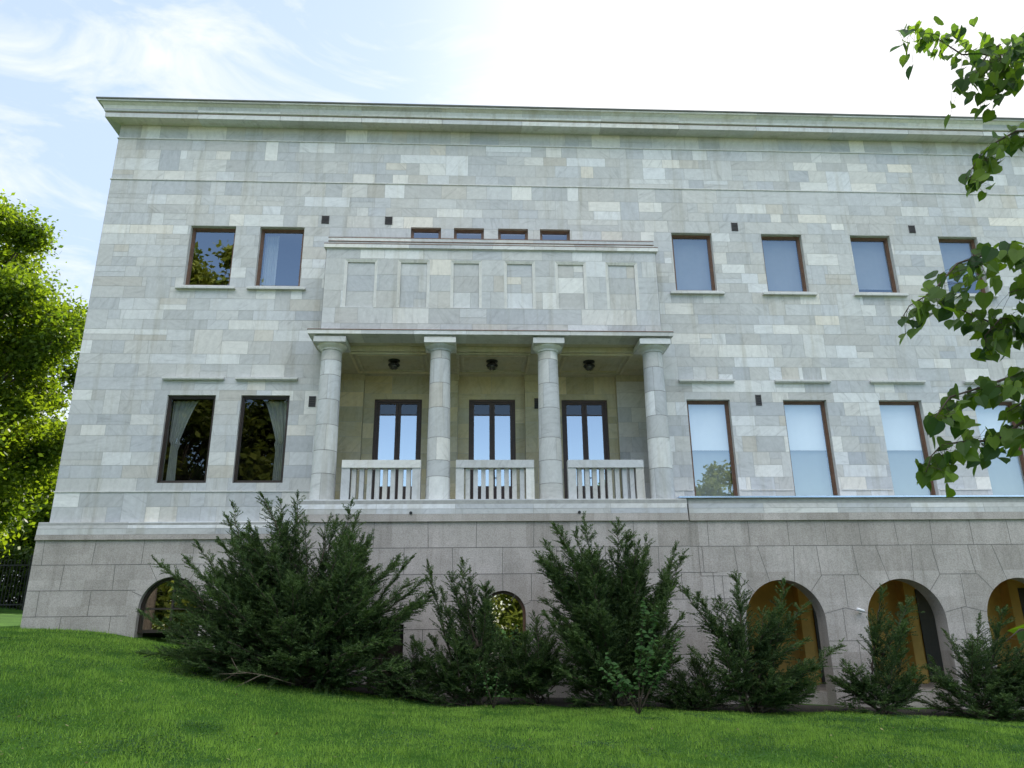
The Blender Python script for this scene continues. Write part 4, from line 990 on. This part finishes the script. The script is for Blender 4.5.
for bi, br in enumerate(brs):
    yo = gg.uniform(-.16, .16) if bi in starts else 0
    pts = ([(LX, LY, starts[bi][1] - .5), (starts[bi][0], (LY + YBR) / 2, starts[bi][1])] if bi in starts else []) + [(x, YBR + yo * min(1, 1), z) for x, z in br]
    P_ = [Vector(p) - T0 for p in pts]
    tube_path(mbb, P_, .013 if bi in starts else .006, .0022, 7)
    # leaves along the visible end
    Q = [Vector(p) for p in pts[(2 if bi in starts else 0):]]
    if bi in starts: Q = [Vector(pts[1]).lerp(Q[0], .6)] + Q
    tot = sum((Q[i + 1] - Q[i]).length for i in range(len(Q) - 1))
    nl = int(tot / (.0115 if bi != 11 else .03))
    for k in range(nl):
        s = (k + gg.uniform(-.4, .4)) / nl * tot; s = min(max(s, 0), tot * .999); i = 0
        while i < len(Q) - 2 and s > (Q[i + 1] - Q[i]).length: s -= (Q[i + 1] - Q[i]).length; i += 1
        seg = Q[i + 1] - Q[i]; p = Q[i] + seg * min(s / seg.length, 1)
        off = Vector((gg.normal(.045, .04), gg.normal(0, .10), gg.normal(-.03, .05)))
        pp = p + off - T0
        mbb.tube([p - T0, p - T0 + off * .5 + Vector((0, 0, .006)), pp], .0011, 4, caps=False)
        pos.append(tuple(pp)); a = Vector((-.35 + gg.normal(0, .45), gg.normal(0, .45), -.75 + gg.normal(0, .3))); dr.append(tuple(a))
        nm_.append((gg.normal(-.1, .5), -.6 + gg.normal(0, .5), .75 + gg.normal(0, .4))); sz.append(gg.uniform(.062, .108)); tv.append(np.clip(gg.normal(.38, .3), 0, 1))
# rest of the crown, outside the frame
for k in range(26):
    a = gg.uniform(-1.2, 1.5); h = gg.uniform(3.2, 9.0); rr = gg.uniform(1.3, 3.0) * (1 - abs(h - 6) / 7)
    ex = Vector((math.cos(a) * rr + .3, math.sin(a) * rr, h)); st = Vector((.05, .02, h - gg.uniform(.8, 1.8)))
    P_ = [st, st.lerp(ex, .5) + Vector((0, 0, .2)), ex]; tube_path(mbb, P_, .035, .006, 6)
    for j in range(75):
        t = gg.uniform(.3, 1); p = st.lerp(ex, t) + Vector((gg.normal(0, .22), gg.normal(0, .22), gg.normal(.05, .2)))
        pos.append(tuple(p)); dr.append((gg.normal(0, .5), gg.normal(0, .5), -.7)); nm_.append((gg.normal(0, .5), gg.normal(0, .5), .8)); sz.append(gg.uniform(.06, .10)); tv.append(np.clip(gg.normal(.4, .25), 0, 1))
mbb.build('branch', SHOOT, lin)
leaves_mesh('crown', pos, dr, nm_, np.array(sz), LINDEN, lin, np.array(tv))

# leafy saplings growing through the shrubs
def sapling(x, y, shoots, label, seed, m=SAPL, size=(.05, .10), per=.035):
    g = np.random.default_rng(seed); z0 = float(gh(x, y)); root = empty('leafy_sapling', (x, y, z0)); tag(root, label, 'sapling', 'young broadleaf shoots among the evergreens')
    mb = MB(); pos, dr, nm, sz, tv = [], [], [], [], []
    for (ex, ez) in shoots:
        e = Vector((ex - x, g.normal(-.2, .15), ez - z0)); mid = e * .5 + Vector((0, 0, .12 * e.length)); P_ = [tuple(q) for q in bez(np.array([0, 0, 0.]), np.array(mid), np.array(e), 9)]
        tube_path(mb, P_, .010, .003, 6); n = int(e.length * .75 / per)
        for k in range(n):
            t = .35 + .65 * k / n; f = t * 8; i = min(int(f), 7); p = Vector(P_[i]).lerp(Vector(P_[i + 1]), f - i)
            pos.append(tuple(p + Vector(g.normal(0, .025, 3)))); sd_ = 1 if k % 2 else -1
            dr.append((sd_ * .8 + g.normal(0, .3), g.normal(-.3, .4), g.normal(-.15, .25))); nm.append((g.normal(0, .3), -.5 + g.normal(0, .3), .9)); sz.append(g.uniform(*size)); tv.append(g.uniform(.2, 1))
    mb.build('stem', SHOOT, root); leaves_mesh('foliage', pos, dr, nm, np.array(sz), m, root, np.array(tv))
sapling(2.9, -3.9, [(2.35, -.55), (3.20, -.25), (3.3, .25), (2.95, -.4), (2.2, -.75), (3.6, -.3), (3.05, .42), (2.6, -.85), (3.5, -.6)], 'pale green leafy shoots in front of the tall vase shaped shrub', 21)
sapling(.35, -3.3, [(.1, -.7), (.45, -.85), (.2, -1.05), (.6, -1.1)], 'small yellowish leafy shoots in front of the small evergreen under the porch', 22, size=(.03, .06))
sapling(.75, -1.75, [(.35, .10), (.8, .02), (1.1, -.1), (.6, -.2), (1.45, .3)], 'thin light green shoots beside the small arched window', 23, size=(.035, .06))

# broadleaf trees
def tree(name, base, height, cz, rad, nclump, nleaf, lsize, m, label, seed, group, trunk_r=.28, spread=.75, flat=.8):
    g = np.random.default_rng(seed); bx, by = base; z0 = float(gh(bx, by)); root = empty(name, (bx, by, z0)); tag(root, label, 'tree', group)
    mb = MB(); mb.tube([(0, 0, -.2), (.1, 0, height * .25), (-.1, .1, height * .55), (.1, 0, height * .88)], [trunk_r, trunk_r * .75, trunk_r * .5, trunk_r * .1], 10)
    cl = []
    while len(cl) < nclump:
        p = g.normal(0, 1, 3); p /= np.linalg.norm(p); p *= g.uniform(.35, 1) ** .6
        q = np.array([p[0] * rad[0], p[1] * rad[1], cz + p[2] * rad[2]])
        if q[2] < 1.0: continue
        # uneven outline
        if abs(math.sin(p[0] * 5 + seed) * math.cos(p[2] * 4 + seed * 2)) * np.linalg.norm(p) > .82: continue
        cl.append(q)
    V, TN = [], []
    for q in cl:
        s0 = np.array([0, 0, max(.8, q[2] * .55 - .4)]); P_ = bez(s0, (s0 + q) / 2 + np.array([0, 0, .3]), q, 5); tube_path(mb, [tuple(a) for a in P_], trunk_r * .22, .02, 5)
        k = nleaf // nclump; r_ = g.uniform(.6, 1.15) * spread
        c = q + g.normal(0, 1, (k, 3)) * np.array([r_, r_, r_ * flat]) * .62
        n_ = g.normal(0, 1, (k, 3)) + np.array([0, 0, .9]); n_ /= np.linalg.norm(n_, axis=1)[:, None]
        u = np.cross(n_, g.normal(0, 1, (k, 3))); u /= np.linalg.norm(u, axis=1)[:, None]; w = np.cross(n_, u); sz_ = lsize * g.uniform(.6, 1.3, (k, 1))
        V.append(np.stack([c - u * sz_, c + w * sz_ * .6 - u * sz_ * .1, c + u * sz_, c - w * sz_ * .6 - u * sz_ * .1], 1).reshape(-1, 3))
        TN.append(np.clip(g.normal(g.uniform(.25, .75), .15, k), 0, 1))
    mb.build('trunk', BARK, root); TN = np.concatenate(TN)
    np_mesh('crown', np.concatenate(V), 4, m, root, np.stack([TN] * 3, -1)); return root
G1 = 'trees left of the building'
tree('maple_tree', (-18.7, 6.5), 13.6, 7.7, (5.1, 5.0, 6.6), 180, 200000, .085, TREE_LEAF, 'tall sunlit yellow green tree at the left edge with its crown near the cornice', 31, G1)
tree('maple_tree', (-19.0, 20.0), 9.5, 5.0, (4.6, 4.0, 3.8), 60, 34000, .14, TREE_LEAF, 'lower dense tree behind the iron fence at the left edge', 32, G1, .22)
tree('maple_tree', (-30, 30.0), 13, 7, (6, 5, 5.5), 60, 30000, .2, DARK_LEAF, 'dark far tree seen low between the tall tree and the wall', 33, G1)

# hedge-like far bushes behind fence, iron fence
FY = 13.0
fx0, fx1 = -32.0, -12.5
fz = float(gh(-17, FY))
fe = empty('iron_fence', (fx0, FY, fz)); tag(fe, 'black iron railing fence beyond the left corner of the building', 'fence')
mb = MB()
for z in (.25, 1.75): mb.box(0, fx1 - fx0, -.02, .02, z, z + .05)
mb.build('rail', BLACKM, fe)
mb = MB()
for k in range(150): mb.box(k * .13, k * .13 + .022, -.011, .011, .05, 2.0)
mb.build('bars', BLACKM, fe)
for k in range(9):
    mb = MB(); mb.box(k * 2.4, k * 2.4 + .10, -.05, .05, -.1, 2.15); mb.build('post', BLACKM, fe)
mb = MB()
def hedge(name, x0, x1, y, h, n, q, m, label, seed):
    g = np.random.default_rng(seed); hx = g.uniform(x0, x1, n); hy = g.normal(0, .55, n); hz = g.uniform(.0, 1, n) * (h + .22 * h * np.sin(hx * .7) + .12 * h * np.sin(hx * 1.9 + 1)); gz = gh(hx, np.full(n, y))
    c = np.stack([hx, hy + y, hz + gz], -1); n_ = g.normal(0, 1, (n, 3)); n_ /= np.linalg.norm(n_, axis=1)[:, None]; u = np.cross(n_, g.normal(0, 1, (n, 3))); u /= np.linalg.norm(u, axis=1)[:, None]; w = np.cross(n_, u)
    o = np_mesh(name, np.stack([c - u * q, c + w * q * .65, c + u * q, c - w * q * .65], 1).reshape(-1, 3), 4, m, None, np.repeat(g.uniform(0, 1, (n, 1)), 3, 1)); tag(o, label, 'hedge')
hedge('garden_hedge', -36, -12.3, 15.2, 2.7, 42000, .10, DARK_LEAF, 'dark leafy hedge behind the iron fence left of the building', 34)
# trees behind the camera (seen mirrored in the panes)
G2 = 'trees across the lawn mirrored in the windows'
far = tree('lawn_tree', (-19.0, -28.0), 28, 18.5, (5.2, 4.2, 9.2), 90, 26000, .22, FAR_LEAF, 'tall tree across the lawn behind the camera mirrored in the upper left window', 41, G2, .3, 1.0)
row = tree('lawn_tree', (-9.0, -46.0), 12, 6.6, (4.6, 3.5, 5.2), 50, 11000, .26, FAR_LEAF, 'round tree in the row across the lawn behind the camera', 42, G2, .25, 1.0)
for k, (x, y, s) in enumerate([(-15.2, -34, 1.5), (-17, -50, 1.1), (-26, -44, .95), (-2, -50, .95), (5, -46, .85), (13, -52, .95), (22, -47, .9), (31, -52, 1.0), (-35, -50, 1.1)]):
    o = copy_tree(row); o.location = (x, y, float(gh(x, y))); o.scale = (s, s, s); o.rotation_euler.z = k * 1.3; o['label'] = ['tallest of the round trees across the lawn mirrored in the lower left windows','round tree across the lawn mirrored left of the porch doors','second round tree from the left in the mirrored row','round tree across the lawn mirrored low in the middle porch door','small round tree across the lawn mirrored low in the right porch door','round tree across the lawn mirrored low in the first window right of the porch','round tree mirrored low in the second window right of the porch','rightmost round tree of the mirrored row','leftmost round tree of the mirrored row'][k]
small = tree('slender_tree', (15.9, -29.0), 12.2, 8.6, (1.9, 1.5, 3.6), 34, 6500, .17, FAR_LEAF, 'slender tree across the lawn mirrored in the first tall window right of the porch', 43, G2, .14, .6)

hedge('garden_hedge', -48, 48, -62, 5.6, 26000, .26, FAR_LEAF, 'long tall hedge across the lawn behind the camera mirrored in the arched windows', 77)
